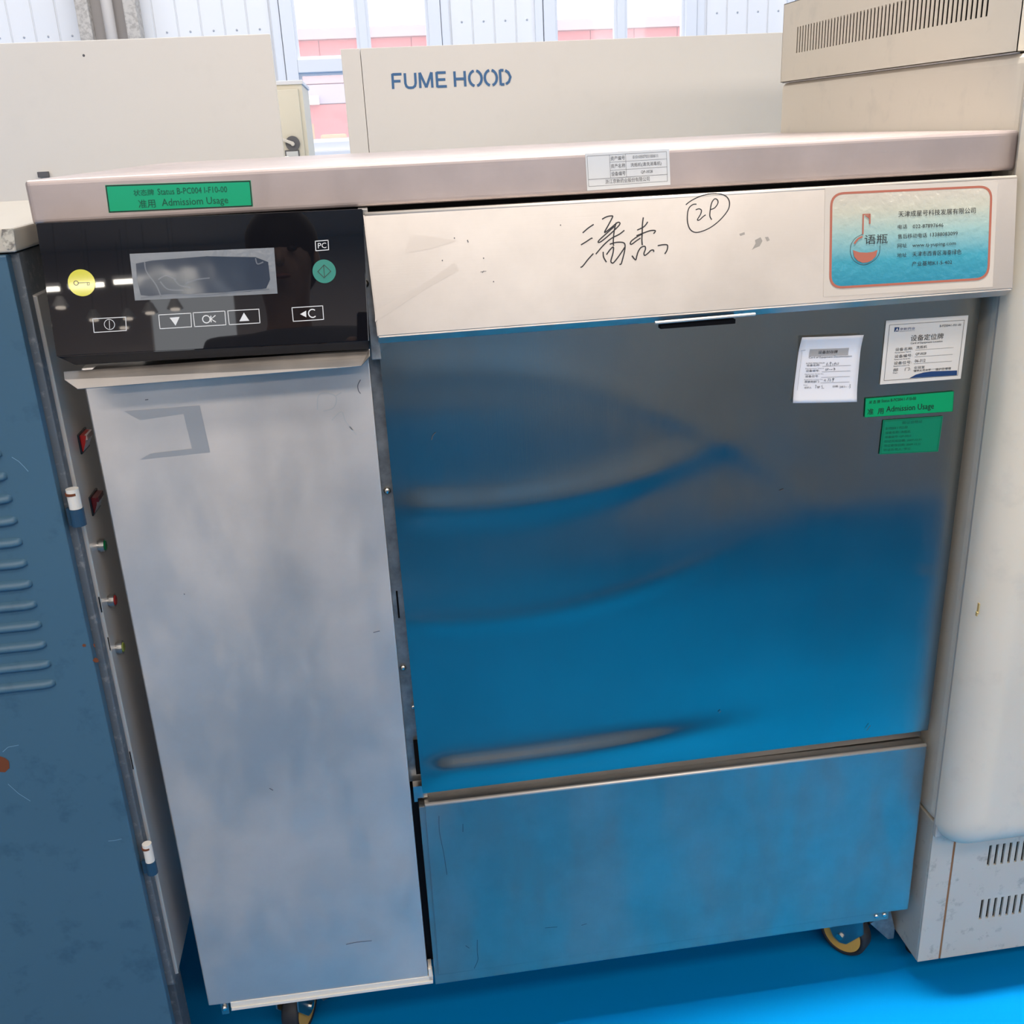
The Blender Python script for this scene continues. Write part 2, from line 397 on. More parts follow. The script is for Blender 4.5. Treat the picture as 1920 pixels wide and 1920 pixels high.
def window(n, a, b, z0, z1, tr_z, rail=True):
    """white framed window: fixed light below, sliding lights above a transom"""
    fr = bmesh.new(); y0, y1 = Y1 - 0.05, Y1 + 0.07
    t = 0.045
    box(fr, a - 0.05, a + t * 0.7, y0, y1, z0 - 0.03, z1 + 0.05, 0.004); box(fr, b - t * 0.7, b + 0.05, y0, y1, z0 - 0.03, z1 + 0.05, 0.004)
    box(fr, a + t * 0.7, b - t * 0.7, y0, y1, z0 - 0.03, z0 + 0.03, 0.004); box(fr, a + t * 0.7, b - t * 0.7, y0, y1, z1 - 0.02, z1 + 0.05, 0.004)
    w = struct('window_%d' % n, fr, M['frame_white'])
    link('transom', BX(a + t * 0.7, b - t * 0.7, y0 + 0.01, y1 - 0.02, tr_z - 0.042, tr_z + 0.042, bev=0.004), M['frame_white'], w)
    mx = a + (b - a) * 0.505
    link('mullion', BX(mx - 0.027, mx + 0.027, y0 + 0.015, y1 - 0.02, tr_z + 0.042, z1 - 0.02, bev=0.004), M['frame_white'], w)
    link('mullion', BX(mx - 0.027, mx + 0.027, y0 + 0.015, y1 - 0.02, z0 + 0.03, tr_z - 0.042, bev=0.004), M['frame_white'], w)
    for (p, q, r, s) in ((a + 0.03, mx - 0.027, tr_z + 0.04, z1 - 0.02), (mx + 0.027, b - 0.03, tr_z + 0.04, z1 - 0.02), (a + 0.03, mx - 0.027, z0 + 0.03, tr_z - 0.04), (mx + 0.027, b - 0.03, z0 + 0.03, tr_z - 0.04)):
        link('pane', BX(p, q, Y1 + 0.01, Y1 + 0.014, r, s), M['glass'], w)
        sf = bmesh.new(); e = 0.022
        box(sf, p, p + e, Y1 - 0.01, Y1 + 0.03, r, s); box(sf, q - e, q, Y1 - 0.01, Y1 + 0.03, r, s)
        box(sf, p + e, q - e, Y1 - 0.01, Y1 + 0.03, r, r + e); box(sf, p + e, q - e, Y1 - 0.01, Y1 + 0.03, s - e, s)
        link('sash', sf, M['frame_white'], w)
    link('window_sill', BX(a - 0.07, b + 0.07, Y1 - 0.09, Y1, z0 - 0.06, z0 - 0.03, bev=0.004), M['frame_white'], w)
    # folded metal trims left and right
    for s in (a - 0.11, b + 0.055):
        link('side_trim', BX(s, s + 0.055, Y1 - 0.035, Y1, z0 - 0.03, z1 + 0.05, bev=0.004), M['frame_white'], w)
    return w
for i, (a, b) in enumerate(WIN): window(i + 1, a, b, WZ0, WZ1, 1.838)
# fireproofed steel column with a pipe in its web
col = struct('trim_1', BX(-1.30, -1.03, Y1 - 0.11, Y1 - 0.09, 0, 4.6), M['column_web'])
col_a = link('flange', BX(-1.36, -1.278, Y1 - 0.20, Y1 - 0.04, 0, 4.6, bev=0.01), M['column_mottled'], col)
col_b = link('flange', BX(-1.063, -0.98, Y1 - 0.20, Y1 - 0.04, 0, 4.6, bev=0.01), M['column_mottled'], col)
link('downpipe', cyl(bmesh.new(), (-1.168, Y1 - 0.16, 0), (-1.168, Y1 - 0.16, 4.6), 0.037, n=20), M['pipe'], col, smooth=True)

# ------------------------------------------------------------------ outside
g = struct('trim_2', BX(-40, 50, Y1 + 0.2, 60, -0.15, -0.05), M['outdoor_ground'])
rb = thing('red_warehouse', 'long red clad warehouse outside behind the windows', 'building', (0, 22.3, 0))
link('wall', BX(-25, 32, 22, 30, 0, 3.28), M['red_building'], rb)
link('roof_edge', BX(-25.2, 32.2, 21.8, 30.2, 3.28, 3.48), M['pink'], rb)
cx = -24
k = 0
while cx < 31:
    link('cladding_panel', BX(cx, cx + 0.93, 21.95, 22.0, 2.62, 3.27), M['red_building'], rb); cx += 0.95
link('pale_band', BX(-25, 32, 21.9, 22, 2.45, 2.6), M['pink'], rb)
link('lilac_band', BX(-25, 32, 21.88, 22, 2.06, 2.43), M['lilac'], rb)
link('lower_wall', BX(-25, 32, 21.9, 22, 0, 2.04), M['red_building'], rb)
ac = thing('air_conditioner', 'white air conditioner box on the red warehouse wall outside', 'air conditioner', (-0.48, 21.8, 2.12))
link('housing', BX(-0.66, -0.365, 21.60, 21.86, 2.04, 2.215, bev=0.01), M['white_paint'], ac)
link('grille', BX(-0.6, -0.45, 21.59, 21.60, 2.07, 2.19), M['white_paint'], ac)
om = thing('loader', 'pale orange machine standing outside the left window', 'machine', (-0.2, 20, 0))
link('body', BX(-0.35, 0.15, 19.8, 20.6, 0.4, 1.45, bev=0.05), M['orange'], om)
link('mast', BX(-0.52, -0.46, 19.9, 20.0, 0.3, 1.65), M['orange'], om)
for wx in (-0.3, 0.1):
    link('wheel', cyl(bmesh.new(), (wx, 19.75, 0.22), (wx, 19.95, 0.22), 0.26), M['rubber'], om)

# ------------------------------------------------------------------ ceiling lamps (seen as reflections) and frames of the added roof fills
def tree_copy(root, loc):
    t = root.copy(); COL.objects.link(t); t.location = loc
    for ch in root.children:
        c = ch.copy(); COL.objects.link(c); c.parent = t
    return t
x, y, z, ln = -6.45, -16.5, 4.95, 0.58
t = thing('strip_lamp', 'strip lamp in the far row, mirrored across the yellow button of the control panel', 'lamp', (x, y, z), 'strip lamps in one row below the far roof')
link('housing', BX(x - ln / 2, x + ln / 2, y - 0.05, y + 0.05, z, z + 0.06, bev=0.01), M['fixture'], t)
link('tube', cyl(bmesh.new(), (x - ln / 2 + 0.02, y, z - 0.03), (x + ln / 2 - 0.02, y, z - 0.03), 0.040, n=10), M['lamp_glow'], t)
link('hanger', cyl(bmesh.new(), (x, y, z + 0.06), (x, y, ZC), 0.0035, n=6), M['dark_cable'], t)
for i in range(1, 6): tree_copy(t, (x + i * 0.735, y + i * 0.11, z))
x, y, z = -4.3, -19.0, 4.9
t = thing('bell_lamp', 'small bell lamp below the far roof, mirrored as a spark in the control panel', 'lamp', (x, y, z), 'bell lamps below the far roof')
link('reflector', cyl(bmesh.new(), (x, y, z), (x, y, z + 0.18), 0.15, 0.06, 16), M['fixture'], t)
link('bulb', cyl(bmesh.new(), (x, y, z - 0.03), (x, y, z - 0.002), 0.085, n=12), M['bell_glow'], t)
link('hanger', cyl(bmesh.new(), (x, y, z + 0.18), (x, y, ZC), 0.0035, n=6), M['dark_cable'], t)
for (a, b) in ((-5.1, -17.6), (-5.9, -19.2), (-4.9, -18.9), (-3.8, -18.6), (-3.3, -18.4), (-4.6, -19.9), (-6.8, -18.4)): tree_copy(t, (a, b, z))
lb_ = thing('shaped_high_bay', 'overhead lamp above the aisle in front of the washer, long form invented to shape the floor light', 'lamp', (2.45, -0.26, 5.72))
link('housing', BX(0.48, 4.42, -0.45, -0.07, 5.72, 5.80, bev=0.01), M['fixture'], lb_)
for hx in (0.8, 2.45, 4.1): link('hanger', cyl(bmesh.new(), (hx, -0.27, 5.80), (hx, -0.27, ZC), 0.008, n=8), M['fixture'], lb_)
for n, (yy, sy, sx) in enumerate(((-4.6, 1.2, 16), (-8.5, 1.6, 16), (3.2, 1.2, 12), (-15.5, 1.6, 16))):
    bm = bmesh.new(); x0, x1, a, b = 1 - sx / 2, 1 + sx / 2, yy - sy / 2, yy + sy / 2
    box(bm, x0 - 0.08, x1 + 0.08, a - 0.08, a, 6.44, ZC); box(bm, x0 - 0.08, x1 + 0.08, b, b + 0.08, 6.44, ZC)
    box(bm, x0 - 0.08, x0, a, b, 6.44, ZC); box(bm, x1, x1 + 0.08, a, b, 6.44, ZC)
    struct('trim_%d' % (n + 3), bm, M['frame_white'])  # frame round each added fill light

# ------------------------------------------------------------------ THE WASHER
WS = thing('glassware_washer', 'wide stainless steel laboratory glassware washer on casters with black control panel', 'washer', (0.575, 0.33, 0))
XL, XM1, XM2, XR = 0.0145, 0.3468, 0.3638, 1.1345
LT = 1.335
# carcass
link('carcass', BX(0.075, XR - 0.004, 0.05, 0.74, 0.135, 1.286, bev=0.002), M['side_sheet'], WS)
lid = link('lid', BX(0, 1.15, -0.02, 0.80, 1.2885, LT, bev=0.0055, seg=4), M['steel_lid'], WS)
link('lid_gap_shade', BX(XL + 0.003, XR - 0.003, 0.0, 0.05, 1.262, 1.2885), M['black'], WS)  # black strip standing for the shade in the gap under the lid
# column door (left)
cd_ = [P(391, 1886, y=0), P(803.5, 1836.5, y=0), P(691, 664, y=0), P(146.5, 668, y=0)]
cd_[2].z = 1.125; cd_[3].z = 1.125
col_door = link('column_door', slab(cd_, 0.022, 0.0018), M['steel_column'], WS)
# pull flange bent out of the top of the column door
f = [P(119, 697, y=-0.052), P(693, 654, y=-0.052)]
fl = bmesh.new()
q = [P(119.5, 697, y=-0.05), P(693, 654.5, y=-0.05), P(693.5, 668, y=-0.058), P(677, 686, y=-0.066), P(145.5, 729, y=-0.066), P(121, 712, y=-0.058)]
top = [fl.verts.new(p) for p in q]; bot = [fl.verts.new(p + Vector((0, 0.0008, -0.0009))) for p in q]
fl.faces.new(top); fl.faces.new(list(reversed(bot)))
for i in range(6): fl.faces.new((top[i], top[(i + 1) % 6], bot[(i + 1) % 6], bot[i]))
bmesh.ops.recalc_face_normals(fl, faces=fl.faces)
# web joining flange to the door
a0, a1 = q[0] + Vector((0.025, 0.001, -0.004)), q[1] + Vector((-0.004, 0.001, -0.004))
hexa(fl, [a0 + Vector((0, 0, -0.003)), a1 + Vector((0, 0, -0.003)), a1, a0, Vector((a0.x, 0.002, a0.z - 0.006)), Vector((a1.x, 0.002, a1.z - 0.006)), Vector((a1.x, 0.002, a1.z)), Vector((a0.x, 0.002, a0.z))])
link('pull_flange', fl, M['steel_handle'], col_door)
# clear residue frame of an old label on the column door
cp = Sheet([P(150, 700, y=0), P(700, 660, y=0), P(790, 1690, y=0), P(360, 1740, y=0)])
def zpt(o, s, pts, **k): return [P(o[0] + x / s, o[1] + y / s, **k) for x, y in pts]
bm = bmesh.new()
outer = [(232, 771), (374, 760), (394, 848), (262, 862)]; inner = [(262, 788), (344, 776), (360, 841), (282, 850)]
Ou = [P(*p, y=-0.0003) for p in outer]; In = [P(*p, y=-0.0003) for p in inner]
for i in range(1, 4):
    j = (i + 1) % 4
    if i == 3: continue
    fill(bm, [Ou[i - 1], Ou[i], In[i], In[i - 1]])
fill(bm, [Ou[2], Ou[3], In[3], In[2]])
M['residue'] = mat('tape residue', (0.66, 0.62, 0.57), 0.5, 0.95)
M['residue2'] = mat('tape film', (0.585, 0.54, 0.49), 0.44, 1.0)
link('tape_residue', bm, M['residue'], col_door)
# strip in the gap between the doors, with its screws
bm = bmesh.new(); box(bm, 0.340, 0.372, 0.024, 0.05, 0.66, 1.28, 0.001); box(bm, 0.342, 0.370, 0.027, 0.05, 0.484, 0.659, 0.001)
box(bm, 0.3515, 0.3625, -0.040, 0.026, 1.118, 1.270, 0.0008); box(bm, 0.3515, 0.3625, -0.0385, 0.026, 1.271, 1.2875, 0.0008)
gap = link('centre_strip', bm, M['galv'], WS)
for (px, py, r) in ((684, 532, 0.0050), (726, 920, 0.0048), (756, 1252, 0.0044), (775, 1326, 0.0032), (786, 1491, 0.0026)):
    c = P(px, py, y=-0.042 if py < 600 else 0.022); bm = bmesh.new(); ball(bm, c, r, (1, 0.7, 1)); link('screw', bm, M['chrome'], gap, smooth=True)
bm = bmesh.new(); a = P(742, 1108, y=0.0235); b = P(750, 1158, y=0.0235); box(bm, a.x, b.x, 0.0225, 0.0235, b.z, a.z); link('slot', bm, M['black'], gap)
bm = bmesh.new(); a = P(775, 1392, y=0.02); b = P(785, 1450, y=0.02); box(bm, a.x, b.x + 0.004, 0.018, 0.026, b.z, a.z); link('rubber_stop', bm, M['black'], gap)
bm = bmesh.new()
a = P(774, 1471, y=0.012); b = P(794, 1497, y=0.012)
box(bm, a.x, a.x + 0.005, 0.006, 0.02, b.z, a.z); box(bm, a.x + 0.005, b.x + 0.003, 0.006, 0.02, a.z - 0.005, a.z); box(bm, a.x + 0.005, b.x + 0.006, 0.014, 0.02, b.z, a.z - 0.005)
link('hinge_bracket', bm, M['steel_plain'], WS)
link('gap_shade_backing', BX(XM1 - 0.004, XM2 - 0.004, 0.028, 0.05, 0.150, 0.470), M['matt_black'], WS)  # black backing box, paints the shade of the gap beside the service panel
# main door
md = [P(792.5, 1488, y=0), P(1740, 1369, y=0), P(1840, 566, y=-0.003), P(709, 640, y=-0.003)]
md[2].z = md[3].z = 1.165
bm = slab([q + Vector((0, 0.0022, 0)) for q in md], 0.022, 0.0008)
def zc(pts):
    (x0, z0_), (x1, z1_), (x2, z2_) = [(P(a_, b_, y=0).x, P(a_, b_, y=0).z) for a_, b_ in pts]
    return lambda x: z0_ * (x - x1) * (x - x2) / ((x0 - x1) * (x0 - x2)) + z1_ * (x - x0) * (x - x2) / ((x1 - x0) * (x1 - x2)) + z2_ * (x - x0) * (x - x1) / ((x2 - x0) * (x2 - x1))
CREASE = [(zc([(765, 955), (960, 945), (1150, 905)]), 0.0021, 0.022, 0.36), (zc([(775, 1168), (960, 1160), (1150, 1120)]), 0.0012, 0.014, 0.36), (zc([(790, 1450), (1000, 1425), (1300, 1378)]), 0.0075, 0.022, 0.40), (zc([(730, 700), (950, 690), (1150, 730)]), 0.0008, 0.020, 0.5)]
def dent(x, z):
    d = 0
    for f_, a_, w_, fx in CREASE:
        t = max(0.0, min(1.0, (fx + 0.16 - (x - 0.363)) / 0.32)); t = t * t * (3 - 2 * t)
        d += a_ * t * math.exp(-((z - f_(x)) / w_) ** 2)
    return -d
nx_, nz_ = 48, 130
bl, br_, tr_, tl_ = md
gv = []
for j in range(nz_ + 1):
    row = []
    for i in range(nx_ + 1):
        u, v_ = i / nx_, j / nz_
        p = (bl * (1 - u) + br_ * u) * (1 - v_) + (tl_ * (1 - u) + tr_ * u) * v_
        e_ = min(1.0, min(u, 1 - u) * 30, min(v_, 1 - v_) * 40)
        row.append(bm.verts.new((p.x, p.y + dent(p.x, p.z) * e_, p.z)))
    gv.append(row)
for j in range(nz_):
    for i in range(nx_): bm.faces.new((gv[j][i], gv[j][i + 1], gv[j + 1][i + 1], gv[j + 1][i]))
rim0 = [gv[0][i] for i in range(nx_ + 1)] + [gv[j][nx_] for j in range(1, nz_ + 1)] + [gv[nz_][i] for i in range(nx_ - 1, -1, -1)] + [gv[j][0] for j in range(nz_ - 1, 0, -1)]
rim = [bm.verts.new(q.co) for q in rim0]; rb2 = [bm.verts.new(q.co + Vector((0, 0.003, 0))) for q in rim]
for i in range(len(rim)): bm.faces.new((rim[i], rim[(i + 1) % len(rim)], rb2[(i + 1) % len(rim)], rb2[i]))
main_door = link('main_door', bm, M['steel_main'], WS)
for p_ in main_door.data.polygons:
    if abs(p_.normal.y) > 0.9: p_.use_smooth = True
# handle panel: tilted front, chamfered lower edge
HP0 = Vector((0, -0.045, 1.2834)); HP1 = Vector((0, -0.065, 1.150))
hn = Vector((0, HP1.z - HP0.z, HP0.y - HP1.y)).normalized()
if hn.y > 0: hn = -hn
HPL = (HP0, hn)
def H(px, py, k=0.0004): return P(px, py, pl=HPL) + hn * k
hc = [H(708, 632, 0), H(1900, 542, 0), H(1909, 330, 0), H(680.5, 400.5, 0)]
bm = bmesh.new()
ys = 0.0
lower = [Vector((hc[0].x + 0.0005, hc[0].y + 0.0115, hc[0].z - 0.0098)), Vector((hc[1].x - 0.0005, hc[1].y + 0.0115, hc[1].z - 0.0098))]
bk = [Vector((lower[0].x, -0.004, lower[0].z - 0.001)), Vector((lower[1].x, -0.004, lower[1].z - 0.001)), Vector((hc[2].x, 0.0, hc[2].z - 0.001)), Vector((hc[3].x, 0.0, hc[3].z - 0.001))]
v = [bm.verts.new(p) for p in hc + lower + bk]
for f_ in ((0, 1, 2, 3), (4, 5, 1, 0), (6, 7, 5, 4), (3, 2, 8, 9), (7, 6, 9, 8), (0, 3, 9, 6, 4), (1, 5, 7, 8, 2)):
    bm.faces.new([v[i] for i in f_])
bmesh.ops.recalc_face_normals(bm, faces=bm.faces)
bmesh.ops.bevel(bm, geom=list(bm.edges), offset=0.0016, segments=2, affect='EDGES')
handle = link('handle_panel', bm, M['steel_handle'], WS)
bm = bmesh.new(); cyl(bm, hc[3] + Vector((0.0015, 0.0024, -0.0020)), hc[2] + Vector((-0.0015, 0.0024, -0.0020)), 0.0029, n=16)
link('rolled_edge', bm, M['steel_roll'], handle, smooth=True)
# finger grip under the handle panel
gl_ = P(1222, 604, y=-0.058); gr_ = P(1412, 587, y=-0.058)
bm = bmesh.new()
box(bm, gl_.x + 0.010, gr_.x - 0.022, -0.0600, -0.050, gl_.z - 0.0088, gl_.z - 0.0030, 0.001)
gp = link('finger_grip', bm, M['black'], handle)  # black block stands for the shade inside the grip recess
bm = bmesh.new(); cyl(bm, (gl_.x + 0.002, -0.0648, gl_.z + 0.0002), (gr_.x, -0.0648, gl_.z + 0.0020), 0.0019, n=10)
link('grip_edge', bm, M['steel_roll'], handle)
# marker writing
def hand(strokes, o, s, w, name='marker_writing'):
    bm = bmesh.new()
    for st in strokes:
        pts = [H(o[0] + x / s, o[1] + y / s) for x, y in smooth_line([(*p, 0) for p in st], 5) ] if False else None
        sm = smooth_line([Vector((x, y, 0)) for x, y in st], 5)
        ribbon(bm, [H(o[0] + p.x / s, o[1] + p.y / s) for p in sm], w, hn)
    return link(name, bm, M['ink'], handle)
pan = [[(183, 490), (240, 440), (300, 400)], [(165, 617), (225, 580), (275, 547), (285, 552)], [(160, 855), (185, 840), (240, 770), (297, 708)],
 [(388, 345), (440, 318), (495, 310), (498, 325), (470, 380), (440, 435), (415, 480), (430, 478), (490, 430), (548, 382), (575, 382), (572, 405), (530, 450), (460, 515), (380, 580), (348, 590), (360, 565), (430, 500), (520, 420)],
 [(625, 462), (570, 505), (500, 540), (440, 585), (385, 640), (322, 715)], [(540, 380), (522, 440), (510, 530), (508, 610), (516, 622)],
 [(470, 610), (540, 590), (610, 592), (632, 620), (625, 690), (605, 770), (590, 818), (572, 822)], [(400, 690), (405, 745), (435, 800)],
 [(435, 720), (475, 665), (508, 640), (505, 700), (482, 785), (495, 808), (515, 800), (570, 730), (630, 640)]]
jie = [[(825, 325), (816, 400), (814, 480), (810, 560), (815, 620)], [(760, 460), (820, 432), (850, 405), (872, 372)], [(752, 520), (830, 490), (900, 466), (950, 465), (945, 485), (932, 498)],
 [(815, 500), (760, 530), (700, 575), (688, 605), (705, 608), (750, 575), (795, 545)], [(705, 730), (742, 775), (755, 740), (770, 690), (800, 645), (840, 632), (848, 660), (832, 705), (842, 728), (880, 700), (905, 675), (932, 672), (935, 692)],
 [(978, 625), (1035, 615), (1078, 618), (1082, 650), (1070, 685), (1052, 712)]]
two = [[(1275, 192), (1330, 150), (1420, 105), (1520, 78), (1640, 78), (1710, 110), (1738, 170), (1720, 250), (1640, 350), (1540, 430), (1440, 475), (1370, 483), (1320, 450), (1295, 380), (1293, 290), (1310, 225), (1350, 190), (1388, 185)],
 [(1380, 245), (1415, 235), (1440, 250), (1432, 290), (1398, 350), (1420, 352), (1455, 320), (1485, 298)], [(1550, 350), (1530, 310), (1535, 240), (1550, 170), (1580, 130), (1610, 140), (1615, 175), (1580, 225), (1530, 245)]]
hand(pan + jie, (1060, 350), 5.647, 0.00145)
hand(two, (1060, 350), 5.647, 0.0012)
# old film and smudges on the handle panel
M['smudge'] = mat('grey smudge', (0.34, 0.32, 0.29), 0.5, 0.7)
def smudge(pts, o, s, mt, k=0.0002):
    bm = bmesh.new(); fill(bm, [H(o[0] + x / s, o[1] + y / s, k) for x, y in pts]); return link('tape_residue', bm, mt, handle)
smudge([(478, 420), (500, 385), (495, 368), (525, 352), (535, 372), (520, 400), (495, 410)], (1240, 320), 2.823, M['smudge'])
smudge([(548, 352), (565, 350), (574, 368), (560, 375)], (1240, 320), 2.823, M['smudge'])
smudge([(412, 335), (440, 325), (442, 338), (418, 346)], (1240, 320), 2.823, M['smudge'])
smudge([(290, 465), (340, 363), (420, 368), (590, 394), (440, 440)], (660, 320), 3, M['residue2'])
smudge([(130, 790), (400, 640), (580, 515), (600, 560), (420, 660), (130, 850)], (660, 320), 3, M['residue2'])
bm = bmesh.new()
for (x_, y_) in ((508, 505), (576, 379), (650, 393), (653, 400), (796, 624), (1173, 306), (740, 492)):
    ball(bm, H(660 + x_ / 3, 320 + y_ / 3), 0.0008, (1, 0.3, 1), 6, 4)
for pts in ([(722, 570), (755, 565)], [(733, 575), (742, 562)]):
    ribbon(bm, [H(660 + x_ / 3, 320 + y_ / 3) for x_, y_ in pts], 0.0006, hn)
link('ink_specks', bm, M['ink_grey'], handle)

# service panel below the main door
sp = [P(823, 1829, y=0), P(1703, 1705, y=0), P(1738.5, 1396, y=0), P(796, 1509, y=0)]
bm = slab(sp, 0.024, 0.0016)
service = link('service_panel', bm, M['steel_service'], WS)
rm = [P(816.5, 1846, y=0.003), P(1665, 1723.5, y=0.003), P(1730, 1500, y=0.006), P(779, 1500, y=0.006)]
rm[3].z = 0.466; rm[2].z = 0.2; rm[2].x = rm[1].x
link('backing_frame', slab([rm[0], rm[1], Vector((rm[1].x, 0.004, 0.455)), Vector((rm[0].x, 0.004, 0.455))], 0.04, 0.001), M['steel_service'], service)
bm = bmesh.new(); cyl(bm, sp[3] + Vector((0.001, 0.0025, -0.0022)), sp[2] + Vector((-0.001, 0.0025, -0.0022)), 0.0031, n=16)
link('rolled_edge', bm, M['steel_roll'], service, smooth=True)
for (px, py) in ((1643, 1718), (1658, 1715)):
    bm = bmesh.new(); ball(bm, P(px, py, y=0.001), 0.0038, (1, 0.8, 1)); link('screw', bm, M['chrome'], service, smooth=True)
# dark shelf between main door and service panel
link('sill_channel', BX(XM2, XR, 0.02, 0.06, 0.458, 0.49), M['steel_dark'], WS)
# folded white plinth rail under the column door
z0 = 0.1345
bm = bmesh.new(); 
hexa(bm, [P(433, 1890, y=-0.001), P(812, 1838, y=-0.001), P(812, 1830, y=-0.001), P(432, 1880, y=-0.001)] + [p + Vector((0, 0.02, 0)) for p in (P(433, 1890, y=0), P(812, 1838, y=0), P(812, 1830, y=0), P(432, 1880, y=0))], 0.0006)
hexa(bm, [P(434, 1895.5, y=-0.003), P(812, 1844, y=-0.003), P(812, 1839.5, y=-0.003), P(434, 1890.7, y=-0.003)] + [p + Vector((0, 0.02, 0)) for p in (P(434, 1895.5, y=0), P(812, 1844, y=0), P(812, 1839.5, y=0), P(434, 1890.7, y=0))], 0.0005)
a, b = P(803, 1817, y=0.0), P(813, 1842, y=0.0); box(bm, a.x, b.x - 0.001, -0.001, 0.02, b.z, a.z)
link('plinth_rail', bm, M['white_paint'], WS)
a, b = P(412, 1880, y=0.0), P(431, 1902, y=0.0)
br = link('corner_bracket', BX(a.x, b.x, 0.0012, 0.012, b.z, a.z + 0.003, bev=0.001), M['steel_plain'], WS)
bm = bmesh.new(); ball(bm, P(421, 1891, y=-0.001), 0.0042, (1, 0.7, 1)); link('screw', bm, M['chrome'], br, smooth=True)

# control panel: tilted black glass front over a dark lower lip
CP0 = Vector((0, -0.047, 1.290)); CP1 = Vector((0, -0.0715, 1.148))
cn = Vector((0, CP1.z - CP0.z, CP0.y - CP1.y)).normalized()
if cn.y > 0: cn = -cn
CPL = (CP0, cn)
def C(px, py, k=0.0004): return P(px, py, pl=CPL) + cn * k
cc = [C(105, 668.5, 0), C(692, 639.5, 0), C(680, 392, 0), C(67, 419, 0)]
bm = bmesh.new()
low = [P(140, 684.5, y=-0.054), P(692, 655, y=-0.058)]
bk = [Vector((low[0].x, 0.0, low[0].z - 0.002)), Vector((low[1].x, 0.0, low[1].z - 0.002)), Vector((cc[2].x, 0.0, cc[2].z - 0.002)), Vector((cc[3].x, 0.0, cc[3].z - 0.002))]
v = [bm.verts.new(p) for p in cc + low + bk]
for f_ in ((0, 1, 2, 3), (4, 5, 1, 0), (6, 7, 5, 4), (3, 2, 8, 9), (7, 6, 9, 8), (0, 3, 9, 6, 4), (1, 5, 7, 8, 2)):
    bm.faces.new([v[i] for i in f_])
bmesh.ops.recalc_face_normals(bm, faces=bm.faces)
bmesh.ops.bevel(bm, geom=list(bm.edges), offset=0.0009, segments=2, affect='EDGES')
bmesh.ops.recalc_face_normals(bm, faces=bm.faces)
for f_ in bm.faces:
    if abs(f_.normal.dot(cn)) < 0.97: f_.material_index = 1
ctrl = link('control_panel', bm, [M['gloss_black'], M['matt_black']], WS)
O4, S4 = (60, 320), 2.743
def Z4(pts, k=0.0005): return [C(O4[0] + x / S4, O4[1] + y / S4, k) for x, y in pts]
bm = bmesh.new(); fill(bm, Z4([(502, 428), (1245, 396), (1263, 632), (530, 668)], 0.0004)); link('display_film', bm, M['display_film'], ctrl)
bm = bmesh.new(); fill(bm, Z4([(535, 478), (620, 462), (900, 440), (1150, 445), (1215, 470), (1225, 560), (1205, 605), (1120, 622), (950, 628), (760, 636), (600, 645), (560, 640), (540, 560)], 0.0006)); link('display', bm, M['display'], ctrl)
bm = bmesh.new()
for st in ([(580, 470), (590, 520), (640, 590), (665, 650)], [(650, 560), (690, 540), (740, 560)], [(660, 570), (700, 610), (780, 615)], [(730, 555), (760, 590), (815, 600)], [(790, 580), (850, 560), (915, 552)], [(560, 655), (700, 640), (900, 640), (1060, 622), (1220, 610)], [(1150, 450), (1160, 480), (1190, 470)]):
    sm = smooth_line([Vector((x, y, 0)) for x, y in st], 5)
    ribbon(bm, Z4([(p.x, p.y) for p in sm], 0.0009), 0.0013, cn)
link('film_crease', bm, mat('film crease', (0.14, 0.16, 0.19), 0.12), ctrl)
def disc(c, r, n=40): return [c + (Matrix.Rotation(2 * math.pi * i / n, 3, cn) @ Vector((1, 0, 0))) * r for i in range(n)]
def outline(pts, w=0.0008): 
    bm = bmesh.new()
    for i in range(len(pts)): 
        d = (pts[(i + 1) % len(pts)] - pts[i]).normalized() * w / 2
        ribbon(bm, [pts[i] - d, pts[(i + 1) % len(pts)] + d], w, cn)
    return bm
# key button
c = Z4([(256, 577)], 0.0)[0]
bm = bmesh.new(); d0 = disc(c, 0.0142); fill(bm, [p + cn * 0.0006 for p in d0]); kb = link('key_button', bm, M['yellow'], ctrl)
bm = bmesh.new()
kc = Z4([(228, 578)], 0.0010)[0]
ribbon(bm, [kc + (Matrix.Rotation(2 * math.pi * i / 20, 3, cn) @ Vector((0.0023, 0, 0))) for i in range(21)], 0.0006, cn)
ribbon(bm, Z4([(239, 577), (296, 575), (296, 588), (286, 589), (286, 577)], 0.0010), 0.0006, cn)
link('key_icon', bm, M['ink'], ctrl)
c = Z4([(1503, 518)], 0.0)[0]
bm = bmesh.new(); fill(bm, [p + cn * 0.0006 for p in disc(c, 0.0128)]); link('start_button', bm, M['teal'], ctrl)
bm = outline(Z4([(1502, 485), (1537, 517), (1503, 551), (1470, 519)], 0.0010), 0.0006); ribbon(bm, Z4([(1500, 487), (1505, 549)], 0.001), 0.0006, cn); link('start_icon', bm, M['ink'], ctrl)
bm = outline(Z4([(313, 762), (482, 753), (486, 822), (320, 832)]))
c = Z4([(399, 791)])[0]; ribbon(bm, [c + (Matrix.Rotation(2 * math.pi * i / 28, 3, cn) @ Vector((0.0054, 0, 0))) for i in range(29)], 0.0006, cn)
ribbon(bm, Z4([(398, 770), (400, 813)]), 0.0006, cn)
link('power_button', bm, M['icon'], ctrl)
bm = outline(Z4([(652, 742), (817, 733), (821, 803), (659, 813)])); fill(bm, Z4([(708, 756), (760, 752), (739, 797)])); link('down_button', bm, M['icon'], ctrl)
def ctext(bm, s, quad, w=None):
    q = Z4(quad, 0.0); sh = Sheet(q, 0.0004); text(bm, sh, s, 0, 1, 0, 1, 1)
bm = outline(Z4([(829, 731), (992, 722), (998, 793), (837, 802)])); 
